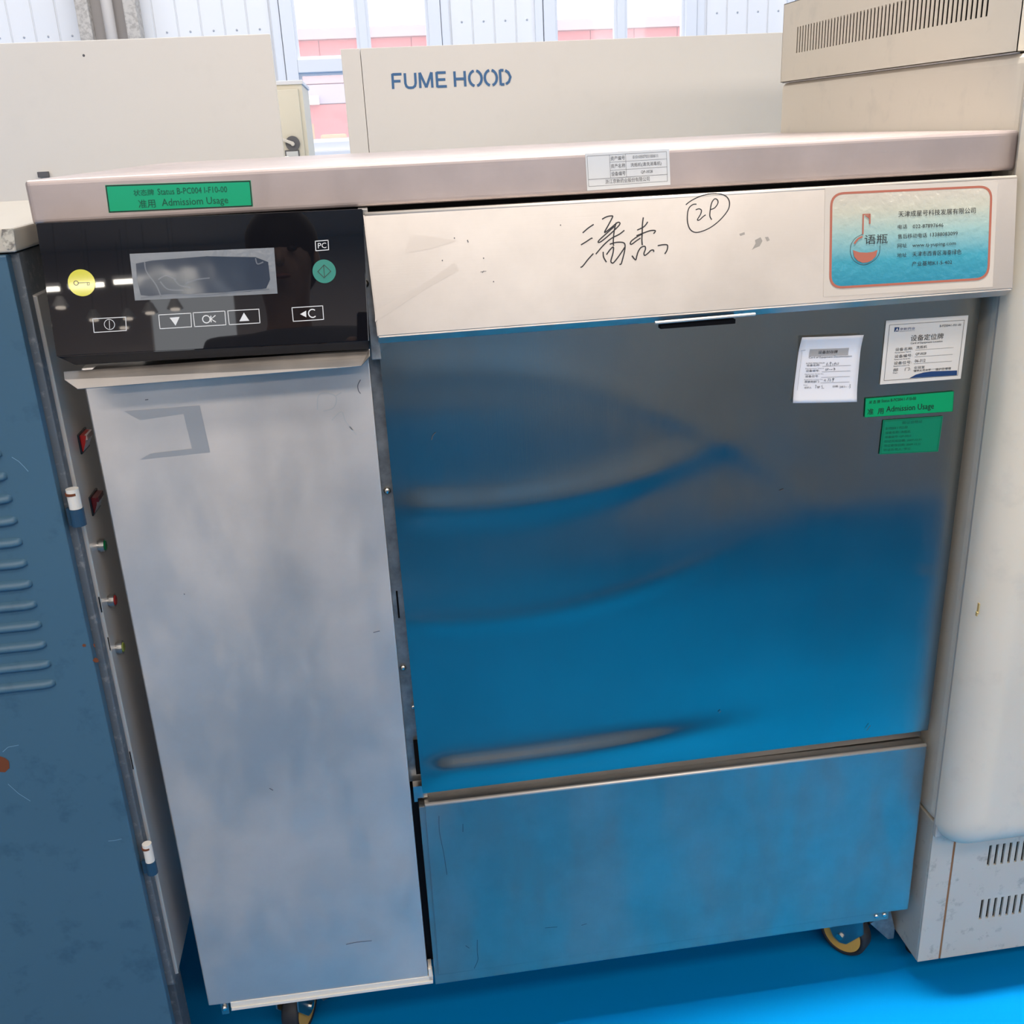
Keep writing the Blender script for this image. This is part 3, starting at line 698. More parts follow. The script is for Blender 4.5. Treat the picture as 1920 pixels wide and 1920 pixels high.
ribbon(bm, [Z4([(897, 764)])[0] + (Matrix.Rotation(2 * math.pi * i / 20, 3, cn) @ Vector((0.0040, 0, 0))) for i in range(21)], 0.0011, cn)
ribbon(bm, Z4([(920, 746), (922, 780)]), 0.0011, cn); ribbon(bm, Z4([(944, 744), (922, 763), (946, 779)]), 0.0011, cn); link('ok_button', bm, M['icon'], ctrl)
bm = outline(Z4([(1007, 721), (1167, 712), (1173, 783), (1015, 792)])); fill(bm, Z4([(1090, 730), (1118, 772), (1067, 775)])); link('up_button', bm, M['icon'], ctrl)
bm = outline(Z4([(1337, 705), (1495, 695), (1500, 765), (1344, 775)])); fill(bm, Z4([(1379, 738), (1410, 720), (1411, 754)]))
ribbon(bm, [Z4([(1443, 734)])[0] + (Matrix.Rotation(-2 * math.pi * (0.13 + 0.74 * i / 16), 3, cn) @ Vector((0.0044, 0, 0))) for i in range(17)], 0.0012, cn); link('cancel_button', bm, M['icon'], ctrl)
bm = outline(Z4([(1457, 363), (1523, 358), (1526, 407), (1460, 412)])); ctext(bm, 'PC', [(1470, 372), (1513, 370), (1514, 398), (1471, 400)]); link('interface_mark', bm, M['icon'], ctrl)

# stickers ------------------------------------------------------------
def yq(y, *px): return [P(*p, y=y) for p in px]
# green status strip on the lid
sA = Sheet(yq(-0.0202, (197, 347), (470, 338), (474.5, 387), (204, 399)))
st = sheet_obj('status_sticker', sA, M['green'], WS); st['label'] = 'green status sticker on the lid'
bm = bmesh.new(); rectline(bm, sA, 0.006, 0.994, 0.03, 0.97, 0.0010)
link('sticker_border', bm, M['ink'], st)
bm = bmesh.new(); text(bm, sA, '状态牌', 0.185, 0.325, 0.20, 0.43); text(bm, sA, 'Status B-PC004 I-F10-00', 0.35, 0.83, 0.19, 0.42)
text(bm, sA, '准用', 0.21, 0.325, 0.57, 0.88); text(bm, sA, 'Admissiom Usage', 0.37, 0.83, 0.57, 0.92)
link('lettering', bm, M['ink_green'], st)
# asset label on the lid
sB = Sheet(yq(-0.0202, (1097, 288), (1254.5, 279), (1257, 346.5), (1101, 357.5)))
lb = sheet_obj('asset_label', sB, M['label_white'], WS); lb['label'] = 'white printed asset label on the lid'
bm = bmesh.new(); rectline(bm, sB, 0.02, 0.965, 0.07, 0.89, 0.0003)
for v_ in (0.27, 0.49): line(bm, sB, (0.285, v_), (0.965, v_), 0.0003)
line(bm, sB, (0.02, 0.70), (0.965, 0.70), 0.0004); line(bm, sB, (0.285, 0.07), (0.285, 0.70), 0.0003); line(bm, sB, (0.475, 0.07), (0.475, 0.70), 0.0003)
for s_, v_ in (('资产编号', 0.11), ('资产名称', 0.32), ('设备编号', 0.53)): text(bm, sB, s_, 0.295, 0.465, v_, v_ + 0.12)
text(bm, sB, '0101050703100611', 0.56, 0.86, 0.125, 0.21); text(bm, sB, '洗瓶机(清洗消毒机)', 0.53, 0.90, 0.325, 0.45); text(bm, sB, 'QP-0028', 0.65, 0.79, 0.55, 0.64)
text(bm, sB, '浙江京新药业股份有限公司', 0.22, 0.75, 0.725, 0.85)
link('lettering', bm, M['ink_grey'], lb)
# contact sticker on the handle panel
O3, S3 = (1540, 340), 5.647
def Q3(x, y): return (O3[0] + x / S3, O3[1] + y / S3)
sC = Sheet([H(*Q3(x, y), 0) for x, y in ((38, 68), (1868, -5), (1812, 1118), (20, 1222))])
cs = sheet_obj('contact_sticker', sC, M['film'], WS); cs['label'] = 'clear sticker with red rounded border and blue fading ground on the handle panel'
def rr(quad, r, n=8, inset=0.0):
    """rounded quad in zoom pixels"""
    pts = []
    for i in range(4):
        p = Vector((*quad[i], 0)); a = Vector((*quad[i - 1], 0)); b = Vector((*quad[(i + 1) % 4], 0))
        da = (a - p).normalized(); db = (b - p).normalized()
        p = p + (da + db) * inset
        rr_ = r - inset
        s0 = p + da * rr_; s1 = p + db * rr_
        for k in range(n + 1):
            t = k / n; pts.append((s0 * (1 - t) ** 2 + p * 2 * t * (1 - t) * 1.0 + s1 * t * t))
    return pts
quad = [(93, 120), (1812, 40), (1776, 1040), (80, 1142)]
oq = rr(quad, 150); iq = rr(quad, 150, inset=24)
OQ = [H(*Q3(p.x, p.y), 0.0006) for p in oq]; IQ = [H(*Q3(p.x, p.y), 0.0006) for p in iq]
bm = bmesh.new()
for i in range(len(OQ)):
    j = (i + 1) % len(OQ); fill(bm, [OQ[i], OQ[j], IQ[j], IQ[i]])
bmesh.ops.remove_doubles(bm, verts=bm.verts, dist=1e-6)
link('red_border', bm, M['ink_red'], cs)
bm = bmesh.new(); fill(bm, [H(*Q3(p.x, p.y), 0.0005) for p in iq])
gm2 = mat('fading blue print', (0.1, 0.4, 0.5), 0.12); M['fade'] = gm2
tc = N(gm2, 'ShaderNodeTexCoord'); sx_ = N(gm2, 'ShaderNodeSeparateXYZ'); L(gm2, tc.outputs['Generated'], sx_.inputs[0])
L(gm2, ramp(gm2, sx_.outputs[2], [(0.0, (0.03, 0.22, 0.31)), (0.27, (0.05, 0.29, 0.37)), (0.55, (0.27, 0.43, 0.41)), (0.8, (0.47, 0.47, 0.38)), (1.0, (0.53, 0.48, 0.40))]), gm2.node_tree.nodes['Principled BSDF'].inputs['Base Color'])
L(gm2, bump(gm2, noise(gm2, (1, 1, 1), 70, 3), 0.35, 0.002), gm2.node_tree.nodes['Principled BSDF'].inputs['Normal'])
link('printed_ground', bm, M['fade'], cs)
def S3r(bm, pts, w, k=0.0010, sm=True):
    p_ = smooth_line([Vector((x, y, 0)) for x, y in pts], 5) if sm else [Vector((x, y, 0)) for x, y in pts]
    ribbon(bm, [H(*Q3(p.x, p.y), k) for p in p_], w, hn)
bm = bmesh.new()
S3r(bm, [(440, 352), (436, 560)], 0.0018, sm=False); S3r(bm, [(432, 352), (516, 348)], 0.0013, sm=False); S3r(bm, [(510, 350), (509, 450)], 0.0020, sm=False)
fill(bm, [H(*Q3(x, y), 0.0010) for x, y in ((455, 360), (505, 358), (503, 395))])
S3r(bm, [(432, 585), (385, 610), (345, 660)], 0.0022)
fill(bm, [H(*Q3(x, y), 0.0010) for x, y in ((330, 728), (400, 752), (480, 756), (550, 745), (592, 725), (575, 790), (530, 838), (485, 858), (430, 862), (380, 840), (345, 800))])
link('flask_emblem', bm, M['ink_red'], cs)
bm = bmesh.new()
S3r(bm, [(432, 562), (360, 600), (312, 670), (305, 750), (335, 830), (400, 878), (470, 882), (560, 835), (610, 760), (618, 680)], 0.0005)
sT = Sheet([H(*Q3(x, y), 0) for x, y in ((0, 0), (1000, 0), (1000, 1000), (0, 1000))], 0.0006)
def t3(s_, x0, x1, ytop, ybot, slope=-0.052):
    # slanted text box in zoom pixels
    sh = Sheet([H(*Q3(x0, ytop), 0), H(*Q3(x1, ytop + slope * (x1 - x0)), 0), H(*Q3(x1, ybot + slope * (x1 - x0)), 0), H(*Q3(x0, ybot), 0)], 0.0006)
    text(bm, sh, s_, 0, 1, 0, 1, 1.6)
t3('语瓶', 455, 698, 568, 668)
t3('天津成星号科技发展有限公司', 812, 1630, 318, 380)
t3('电话', 806, 905, 460, 505); t3('022-87897646', 965, 1288, 460, 498)
t3('售后移动电话', 806, 1115, 560, 610); t3('13388083099', 1150, 1440, 546, 585)
t3('网址', 802, 902, 660, 705); t3('www.tj-yuping.com', 960, 1420, 662, 708)
t3('地址', 800, 900, 760, 805); t3('天津市西青区海泰绿色', 960, 1480, 745, 798); t3('产业基地K1-5-402', 955, 1380, 850, 900)
link('lettering', bm, M['ink'], cs)
# equipment location card
sD = Sheet(yq(-0.0036, (1661.4, 601), (1815.7, 591), (1801, 710), (1649.6, 721)))
ld = sheet_obj('location_card', sD, M['card'], WS); ld['label'] = 'cream equipment card with dark blue corner swoosh on the main door'
bm = bmesh.new(); rectline(bm, sD, 0.045, 0.955, 0.07, 0.94, 0.0004)
text(bm, sD, '设备定位牌', 0.32, 0.72, 0.25, 0.345); text(bm, sD, 'Card of Equipment Location', 0.325, 0.715, 0.36, 0.40)
text(bm, sD, 'B-PZ004-I -F01-00', 0.66, 0.92, 0.12, 0.155)
for i, (a_, b_, c_) in enumerate((('设备名称:', 'Equipment Name', '洗瓶机'), ('设备编号:', 'Equipment Serial No', 'QP-0028'), ('设备位号:', 'Equipment Location No', '06-312'), ('部    门:', 'Dept', '化验室'))):
    v_ = 0.435 + i * 0.107
    text(bm, sD, a_, 0.145, 0.36, v_, v_ + 0.05); text(bm, sD, b_, 0.145, 0.34 if i < 3 else 0.20, v_ + 0.062, v_ + 0.087)
    line(bm, sD, (0.39, v_ + 0.055), (0.86, v_ + 0.055), 0.0003); text(bm, sD, c_, 0.40, 0.53, v_ - 0.01, v_ + 0.035)
text(bm, sD, '保养人:孔永平', 0.40, 0.61, 0.80, 0.84); text(bm, sD, '维护员:管理', 0.67, 0.86, 0.80, 0.84)
link('lettering', bm, M['ink'], ld)
bm = bmesh.new(); text(bm, sD, '京新药业', 0.175, 0.36, 0.125, 0.165); text(bm, sD, 'JINGXIN PHARMACEUTICAL', 0.175, 0.36, 0.175, 0.19); link('company_name', bm, M['ink_navy'], ld)
bm = bmesh.new(); fill(bm, [sD.at(u, v_, 2) for u, v_ in ((0.11, 0.11), (0.165, 0.115), (0.165, 0.18), (0.11, 0.18))]); link('logo_ground', bm, M['ink_navy'], ld)
bm = bmesh.new(); fill(bm, [sD.at(u, v_, 2) for u, v_ in ((0.355, 0.93), (0.43, 0.88), (0.52, 0.855), (0.62, 0.845), (0.94, 0.86), (0.945, 0.935), (0.945, 0.935))][:6])
link('blue_print', bm, M['ink_navy'], ld)
bm = bmesh.new(); fill(bm, [sD.at(u, v_, 3) for u, v_ in ((0.118, 0.175), (0.140, 0.12), (0.158, 0.175), (0.148, 0.175), (0.138, 0.148), (0.128, 0.175))]); link('emblem', bm, M['card'], ld)
# curling paper note
c4 = yq(-0.0036, (1500.5, 631), (1615.7, 626.5), (1604.6, 752.4), (1484.9, 754.6))
class Curl(Sheet):
    def at(s, u, v, k=1):
        p = Sheet.at(s, u, v, k); lift = 0.0055 * max(0, (0.28 - v) / 0.28) ** 1.6 + 0.003 * max(0, (v - 0.75) / 0.25) ** 1.5 + 0.0012 * math.cos((u - .5) * 3.1)
        return p + s.n * lift
sE = Curl(c4)
bm = bmesh.new(); nu, nv = 10, 18
gv = [[bm.verts.new(sE.at(i / nu, j / nv, 0) + sE.n * 0.0004) for i in range(nu + 1)] for j in range(nv + 1)]
gw = [[bm.verts.new(sE.at(i / nu, j / nv, 0) + sE.n * 0.0001) for i in range(nu + 1)] for j in range(nv + 1)]
for j in range(nv):
    for i in range(nu):
        bm.faces.new((gv[j][i], gv[j][i + 1], gv[j + 1][i + 1], gv[j + 1][i])); bm.faces.new((gw[j][i], gw[j + 1][i], gw[j + 1][i + 1], gw[j][i + 1]))
for i in range(nu):
    bm.faces.new((gv[0][i], gw[0][i], gw[0][i + 1], gv[0][i + 1])); bm.faces.new((gv[nv][i], gv[nv][i + 1], gw[nv][i + 1], gw[nv][i]))
for j in range(nv):
    bm.faces.new((gv[j][0], gv[j + 1][0], gw[j + 1][0], gw[j][0])); bm.faces.new((gv[j][nu], gw[j][nu], gw[j + 1][nu], gv[j + 1][nu]))
nt_ = link('paper_note', bm, M['paper'], WS, smooth=True); nt_['label'] = 'curling white paper form taped on the main door'
bm = bmesh.new(); gq = [[bm.verts.new(sE.at(0.17 + 0.63 * i / 8, 0.19 + 0.11 * j / 5, 1.8)) for i in range(9)] for j in range(6)]
for j in range(5):
    for i in range(8): bm.faces.new((gq[j][i], gq[j][i + 1], gq[j + 1][i + 1], gq[j + 1][i]))
link('grey_tape', bm, mat('grey tape', (0.45, 0.43, 0.41), 0.4), nt_)
bm = bmesh.new()
text(bm, sE, '设备封存牌', 0.31, 0.62, 0.215, 0.265, 3); text(bm, sE, 'Card of Equipment Decommission', 0.17, 0.86, 0.298, 0.335, 3)
for i, (a_, b_) in enumerate((('设备名称:', 'B-MGF-MM02-F04-00'), ('设备编号:', 'Equipment Name'), ('设备位号:', 'Equipment Serial No'), ('原使用部门:', 'Equipment Location No'))):
    v_ = 0.415 + i * 0.083
    text(bm, sE, a_, 0.15, 0.36 if i < 3 else 0.38, v_, v_ + 0.034, 3); text(bm, sE, b_, 0.14, 0.43, v_ - 0.022, v_ - 0.006, 3)
    line(bm, sE, (0.40, v_ + 0.038), (0.86, v_ + 0.036), 0.0003, 3)
text(bm, sE, '经手人:', 0.16, 0.27, 0.755, 0.785, 3); text(bm, sE, '日期:', 0.60, 0.69, 0.745, 0.775, 3); text(bm, sE, 'Dept', 0.14, 0.20, 0.725, 0.74, 3)
line(bm, sE, (0.05, 0.22), (0.05, 0.81), 0.0002, 3); line(bm, sE, (0.03, 0.21), (0.10, 0.2), 0.0003, 3)
def hw(u0, v0, sc, strokes):
    for s_ in strokes: ribbon(bm, [sE.at(u0 + x * sc, v0 + y * sc, 3) for x, y in s_], 0.0005, sE.n)
hw(0.46, 0.395, 0.05, [[(0, .4), (.3, .5)], [(.2, 0), (.3, .3), (0, .9), (.8, .7)], [(1.3, -.2), (1.3, 1.2)], [(1, .2), (1.7, .2)], [(2, .3), (2.2, .8), (1.9, .8)], [(2.8, 0), (2.7, 1)], [(2.5, .4), (3.1, .3)], [(3.4, .2), (3.2, .8), (3.8, .7), (3.9, .1)]])
hw(0.46, 0.475, 0.05, [[(0, .2), (0, .8), (.3, .8), (.3, .2)], [(.6, .8), (.6, .2), (.9, .3), (.6, .5)], [(1.1, .5), (1.4, .5)], [(1.6, .6), (2.1, .5)], [(2.5, .1), (2.9, .3), (2.5, .6), (2.8, .8), (3, .5), (2.5, .1)]])
hw(0.46, 0.635, 0.055, [[(0, .3), (-.1, .8)], [(.2, .2), (.2, .8), (.5, .7)], [(.9, 0), (1.2, .2), (.9, .9)], [(1.4, 0), (1.7, .4), (1.4, .8), (1.9, .7)], [(2.4, -.2), (2.4, .1)], [(2.1, .2), (2.8, .1)], [(2.3, .4), (2.7, .4)], [(2.5, .2), (2.4, 1)]])
hw(0.32, 0.735, 0.06, [[(0, 0), (.3, 0), (.2, .8)], [(.7, .2), (.7, .8), (1.1, .7), (1.1, .2)], [(.6, .5), (1.3, .4)], [(1.9, 0), (1.7, .3), (2, .5), (1.8, .9), (2.4, .8)]])
hw(0.71, 0.745, 0.05, [[(0, .3), (.4, .3), (0, .8), (.5, .7)], [(.7, .3), (.7, .7), (1, .7), (1, .3), (.7, .3)], [(1.3, .3), (1.6, .3), (1.3, .7), (1.7, .6)], [(2, .4), (2.1, .7)], [(2.7, .5), (2.8, .6)], [(3.2, -.2), (3.5, 0), (3.2, .3), (3.5, .6), (3.2, 1)]])
link('lettering', bm, M['ink'], nt_)
# green admission strip and dark green inspection label
sF = Sheet(yq(-0.0036, (1622.8, 746.8), (1788.2, 733.3), (1786, 771), (1620.6, 782.4)))
gf = sheet_obj('admission_sticker', sF, M['green_bright'], WS); gf['label'] = 'bright green admission sticker on the main door'
bm = bmesh.new(); text(bm, sF, '状 态 牌', 0.04, 0.165, 0.13, 0.31); text(bm, sF, 'Status B-PC004 I -F10-00', 0.18, 0.57, 0.12, 0.28)
text(bm, sF, '准  用', 0.03, 0.21, 0.56, 0.88); text(bm, sF, 'Admission Usage', 0.24, 0.78, 0.50, 0.89)
link('lettering', bm, M['ink'], gf)
bm = bmesh.new(); rectline(bm, sF, 0.0, 1.0, 0.0, 1.0, 0.0004); link('sticker_border', bm, M['ink_green'], gf)
sG = Sheet(yq(-0.0036, (1655.8, 787.7), (1768, 780), (1758.8, 846.6), (1648.5, 852)))
gg = sheet_obj('inspection_sticker', sG, M['green_dark'], WS); gg['label'] = 'dark green inspection sticker below the admission sticker'
bm = bmesh.new(); text(bm, sG, '验证合格证', 0.32, 0.66, 0.06, 0.15)
for i, s_ in enumerate(('B-V0004 I  F02-00', '设备名称: 洗瓶机', '设备编号: QP-0028', '验证完成日期: 2007.12.31', '验证有效日期: 2009.12.31', '验证负责人: 李立')):
    text(bm, sG, s_, 0.06, 0.06 + (0.36, 0.42, 0.44, 0.62, 0.62, 0.46)[i], 0.21 + i * 0.125, 0.285 + i * 0.125)
rectline(bm, sG, 0.02, 0.98, 0.025, 0.975, 0.0004)
link('lettering', bm, M['ink_green'], gg)

# scuffs, specks and water marks on the sheets
def marks(name, lines, w, mt, parent, y=-0.0007):
    bm = bmesh.new()
    for ln_ in lines:
        sm = smooth_line([Vector((a_, b_, 0)) for a_, b_ in ln_], 4)
        ribbon(bm, [P(p.x, p.y, y=y) for p in sm], w, Vector((0, -1, 0)))
    return link(name, bm, mt, parent)
M['scuff'] = mat('dark scuff', (0.10, 0.10, 0.11), 0.6, 0.3); M['watermark'] = mat('pale water mark', (0.66, 0.64, 0.60), 0.5, 0.6)
marks('scuff_mark', [[(649, 1771), (668, 1767), (697, 1764)], [(272, 750), (278, 749)], [(676, 712), (671, 722), (672, 732), (676, 738)], [(505, 1478), (512, 1482)], [(345, 1113), (346, 1115)], [(700, 1186), (712, 1183)]], 0.0009, M['scuff'], col_door)
marks('water_mark', [[(595, 768), (597, 742), (612, 737), (630, 744), (626, 764), (606, 771)], [(622, 788), (640, 772), (648, 790), (662, 806)], [(630, 742), (640, 736)], [(655, 800), (668, 815)]], 0.0016, M['watermark'], col_door)
marks('scuff_mark', [[(895, 1762), (895, 1785), (896, 1800), (889, 1816)], [(873, 1773), (880, 1778)], [(1022, 1740), (1045, 1738)], [(868, 1545), (868, 1560)], [(823, 1530), (824, 1560), (832, 1600), (838, 1640)], [(1090, 1735), (1100, 1732)]], 0.0008, M['scuff'], service)
marks('scuff_mark', [[(809, 825), (812, 816), (817, 811)], [(1348, 1337), (1352, 1333)], [(1625, 1370), (1632, 1360)], [(817, 1432), (819, 1440)], [(862, 1444), (866, 1446)], [(1462, 920), (1470, 917)]], 0.0010, M['scuff'], main_door, -0.0030)
# casters -------------------------------------------------------------
def caster(cx, cy, ang, zt=0.128, r=0.042):
    c = Vector((cx, cy, r)); ax = Vector((math.cos(ang), math.sin(ang), 0)); side = Vector((-ax.y, ax.x, 0))
    bm = bmesh.new()
    prof = [(-0.013, r * 0.80), (-0.0145, r * 0.93), (-0.010, r), (0.010, r), (0.0145, r * 0.93), (0.013, r * 0.80)]
    n = 36; rings = []
    for (t, rad) in prof:
        rings.append([bm.verts.new(c + ax * t + (side * math.cos(2 * math.pi * i / n) + Vector((0, 0, 1)) * math.sin(2 * math.pi * i / n)) * rad) for i in range(n)])
    for a_, b_ in zip(rings, rings[1:] + rings[:1]):
        for i in range(n): bm.faces.new((a_[i], a_[(i + 1) % n], b_[(i + 1) % n], b_[i]))
    fk = bmesh.new()
    for s_ in (-1, 1):
        o = c + ax * 0.0185 * s_; pts = [(-0.030, zt - r - 0.006), (0.034, zt - r - 0.006), (0.040, 0.028), (0.012, -0.010), (0, -0.014), (-0.012, -0.008), (-0.034, 0.034)]
        n1 = bmesh.new(); f1 = [n1.verts.new(o + side * a_ + Vector((0, 0, b_)) - ax * 0.0012) for a_, b_ in pts]; f2 = [n1.verts.new(o + side * a_ + Vector((0, 0, b_)) + ax * 0.0012) for a_, b_ in pts]
        n1.faces.new(f1); n1.faces.new(list(reversed(f2)))
        for i in range(len(pts)): n1.faces.new((f1[i], f1[(i + 1) % len(pts)], f2[(i + 1) % len(pts)], f2[i]))
        merge(fk, n1)
    cyl(fk, (cx, cy, zt - 0.012), (cx, cy, zt), 0.030, n=24)
    ct = link('caster', fk, M['steel_plain'], WS)
    link('wheel', bm, M['rubber'], ct, smooth=True)
    bm = bmesh.new(); cyl(bm, c - ax * 0.0135, c + ax * 0.0135, r * 0.80, n=32); link('hub', bm, M['hub'], ct)
    bm = bmesh.new(); cyl(bm, c - ax * 0.023, c + ax * 0.023, 0.006, n=12); link('axle', bm, M['chrome'], ct)
    return ct
caster(1.068, 0.072, R(218)); caster(0.135, 0.085, R(160)); caster(0.12, 0.66, R(200)); caster(1.03, 0.66, R(200))
bm = bmesh.new(); fb = [P(x_, y_, y=0.05) for x_, y_ in ((1632, 1732), (1664, 1768), (1682, 1769), (1697, 1738), (1670, 1708))]
for q_ in fb: q_.z = max(q_.z, 0.03); q_.x = min(q_.x, 1.146)
n_ = bmesh.new(); f1 = [n_.verts.new(q_) for q_ in fb]; f2 = [n_.verts.new(q_ + Vector((0, 0.10, 0.0))) for q_ in fb]
n_.faces.new(f1); n_.faces.new(list(reversed(f2)))
for i in range(5): n_.faces.new((f1[i], f1[(i + 1) % 5], f2[(i + 1) % 5], f2[i]))
merge(bm, n_)
link('foot_bracket', bm, M['galv'], WS)
bm = bmesh.new(); hexa(bm, [(0.175, 0.07, 0.055), (0.225, 0.06, 0.092), (0.235, 0.05, 0.135), (0.155, 0.05, 0.135), (0.18, 0.16, 0.07), (0.225, 0.16, 0.08), (0.225, 0.16, 0.135), (0.165, 0.16, 0.135)], 0.001)
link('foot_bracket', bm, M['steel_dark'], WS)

# ------------------------------------------------------------------ BLUE CABINET on the left
BC = thing('blue_cabinet', 'tall blue metal equipment cabinet with louvred door left of the washer', 'cabinet', (-0.32, 0.25, 0))
SX = -0.0145; FY = -0.045
link('body', BX(-0.62, SX - 0.004, FY + 0.028, 0.62, 0.215, 1.262, bev=0.002), M['hammer'], BC)
link('top_cap', BX(-0.64, SX, FY, 0.655, 1.2635, 1.2885, bev=0.003, seg=3), M['cream_cap'], BC)
bm = bmesh.new()
for pts in ([(-30, 425.5), (4, 429), (22, 429), (26, 437), (27, 452), (22, 466), (14, 470), (4, 462), (-2, 445)],):
    fill(bm, [P(x_, y_, y=FY - 0.0006) for x_, y_ in [(3, 430), (24, 429), (26.5, 440), (28, 456), (22, 467), (14, 469), (6, 461), (2, 447)]])
link('paint_chip', bm, M['chip'], BC)
# blue louvred door
link('louvred_door', BX(-0.62, SX - 0.010, FY - 0.004, FY + 0.012, 0.10, 1.2615, bev=0.002), M['blue_cab'], BC)
door_b = [o for o in BC.children if o.name.startswith('louvred_door')][0]
link('door_edge', BX(-0.61, SX - 0.0015, FY + 0.012, FY + 0.030, 0.23, 1.262, bev=0.002), M['hammer'], BC)
zl = [1.0443 - 0.0272 * i for i in range(12)]
lv = None
for i in range(13):
    z_ = 1.0715 - 0.0271 * i
    bm = bmesh.new()
    # raised louvre: rounded top, open lower lip, rounded ends
    n = bmesh.new(); xs_ = [-0.36, -0.0795]; seg = 6
    rows = []
    stations = [(-0.366, 0.25), (-0.362, 0.75), (-0.354, 1.0), (-0.087, 1.0), (-0.079, 0.75), (-0.075, 0.25)]
    for (xx, s_) in stations:
        rows.append([n.verts.new((xx, FY - 0.004 - d * 0.0062 * s_, z_ + (zz - 0.5) * 0.0115 * (0.5 + 0.5 * s_))) for d, zz in ((-0.1, 1.0), (0.45, 0.86), (0.85, 0.62), (1.0, 0.35), (0.95, 0.12), (-0.1, 0.02))])
    for a_, b_ in zip(rows, rows[1:]):
        for j in range(5): n.faces.new((a_[j], a_[j + 1], b_[j + 1], b_[j]))
    n.faces.new(rows[0]); n.faces.new(list(reversed(rows[-1])))
    merge(bm, n)
    link('louver', bm, M['blue_cab'], door_b, smooth=True)
# side sheet with rolled edge
bm = bmesh.new(); box(bm, SX - 0.006, SX + 0.0015, FY + 0.030, 0.60, 0.232, 1.213, 0.0018, 3)
side = link('side_panel', bm, M['cab_side'], BC)
bm = bmesh.new(); cyl(bm, (SX + 0.0012, FY + 0.0315, 0.233), (SX + 0.0012, FY + 0.0315, 1.212), 0.0013, n=8)
link('rolled_edge', bm, mat('worn bright edge', (0.62, 0.58, 0.50), 0.35, 0.4), side)
for k_, (a, b) in enumerate((((185, 1120), (190, 1150)), ((202, 1195), (206, 1222)), ((243, 1410), (249, 1445)))):
    bm = bmesh.new(); p0 = P(*a, x=SX + 0.0018); p1 = P(*b, x=SX + 0.0018)
    box(bm, SX + 0.0012, SX + 0.0022, p0.y, p0.y + 0.0015, p1.z, p0.z); link('slot', bm, M['black'], side)
# rocker switches
def rocker(px, py, lens, light, tip):
    c = P(px, py, x=SX + 0.002)
    bz = link('rocker_switch', BX(SX, SX + 0.0035, c.y - 0.019, c.y + 0.019, c.z - 0.0125, c.z + 0.0125, bev=0.0008), M['gloss_black_edge'], BC)
    bm = bmesh.new()
    prof = [(c.y - 0.0, 0)]
    n = bmesh.new(); x0 = SX + 0.002
    pr = [(x0, c.z + 0.0105), (x0 + 0.0085, c.z + 0.0095), (x0 + 0.0062, c.z), (x0 + 0.002, c.z - 0.0100), (x0, c.z - 0.0105)]
    a_ = [n.verts.new((x_, c.y - 0.015, z_)) for x_, z_ in pr]; b_ = [n.verts.new((x_, c.y + 0.015, z_)) for x_, z_ in pr]
    for i in range(5): n.faces.new((a_[i], a_[(i + 1) % 5], b_[(i + 1) % 5], b_[i]))
    n.faces.new(a_); n.faces.new(list(reversed(b_))); merge(bm, n)
    link('rocker', bm, lens, bz)
    bm = bmesh.new(); box(bm, x0 + 0.006, x0 + 0.0092, c.y - 0.013, c.y + 0.0145, c.z + 0.0035, c.z + 0.0098, 0.0006); link('rocker_top', bm, light, bz)
    return bz
r1 = rocker(156, 826, M['red_rocker'], M['rocker_light'], 0); r1['label'] = 'upper rocker switch, worn pale red'
r2 = rocker(177, 941, M['dark_red'], M['dark_red'], 0); r2['label'] = 'lower rocker switch, dark red'
for (px, py, lens, nm) in ((188, 1023, 'lens_green', 'green tipped'), (207, 1126, 'lens_red', 'red tipped'), (222, 1214, 'lens_olive', 'olive tipped')):
    c = P(px, py, x=SX + 0.004)
    bm = bmesh.new(); cyl(bm, (SX, c.y, c.z), (SX + 0.006, c.y, c.z), 0.0072, n=20); cyl(bm, (SX + 0.0045, c.y, c.z), (SX + 0.0100, c.y, c.z), 0.0088, n=24)
    kn = link('indicator_lamp', bm, M['steel_plain'], BC); kn['label'] = nm + ' metal indicator lamp'
    bm = bmesh.new(); cyl(bm, (SX + 0.0098, c.y, c.z), (SX + 0.0112, c.y, c.z), 0.0070, 0.0056, 20); link('lens', bm, M[lens], kn)
# hinges
for (px, top_, mid, bot_, r_) in ((149, 915, 952, 984, 0.0085), (280, 1581, 1614, 1637, 0.0072)):
    y_ = FY + 0.004
    zt, zm, zb = P(px, top_, y=y_).z, P(px + 2, mid, y=y_).z, P(px + 5, bot_, y=y_).z
    xx = SX + 0.0045
    bm = bmesh.new(); cyl(bm, (xx, y_, zm), (xx, y_, zt), r_ * 0.86, n=24)
    hg = link('hinge', bm, M['white_paint'], BC)
    bm = bmesh.new(); cyl(bm, (xx, y_, zb), (xx, y_, zm - 0.0003), r_ * 0.98, n=24); box(bm, xx - 0.012, xx, y_ + 0.001, y_ + 0.006, zb, zm)
    link('lower_knuckle', bm, M['navy'], hg)
    bm = bmesh.new(); cyl(bm, (xx - 0.001, y_ - 0.0005, zt - 0.0075), (xx - 0.001, y_ - 0.0005, zt - 0.0045), r_ * 0.89, n=24); link('rust_ring', bm, M['rust'], hg)
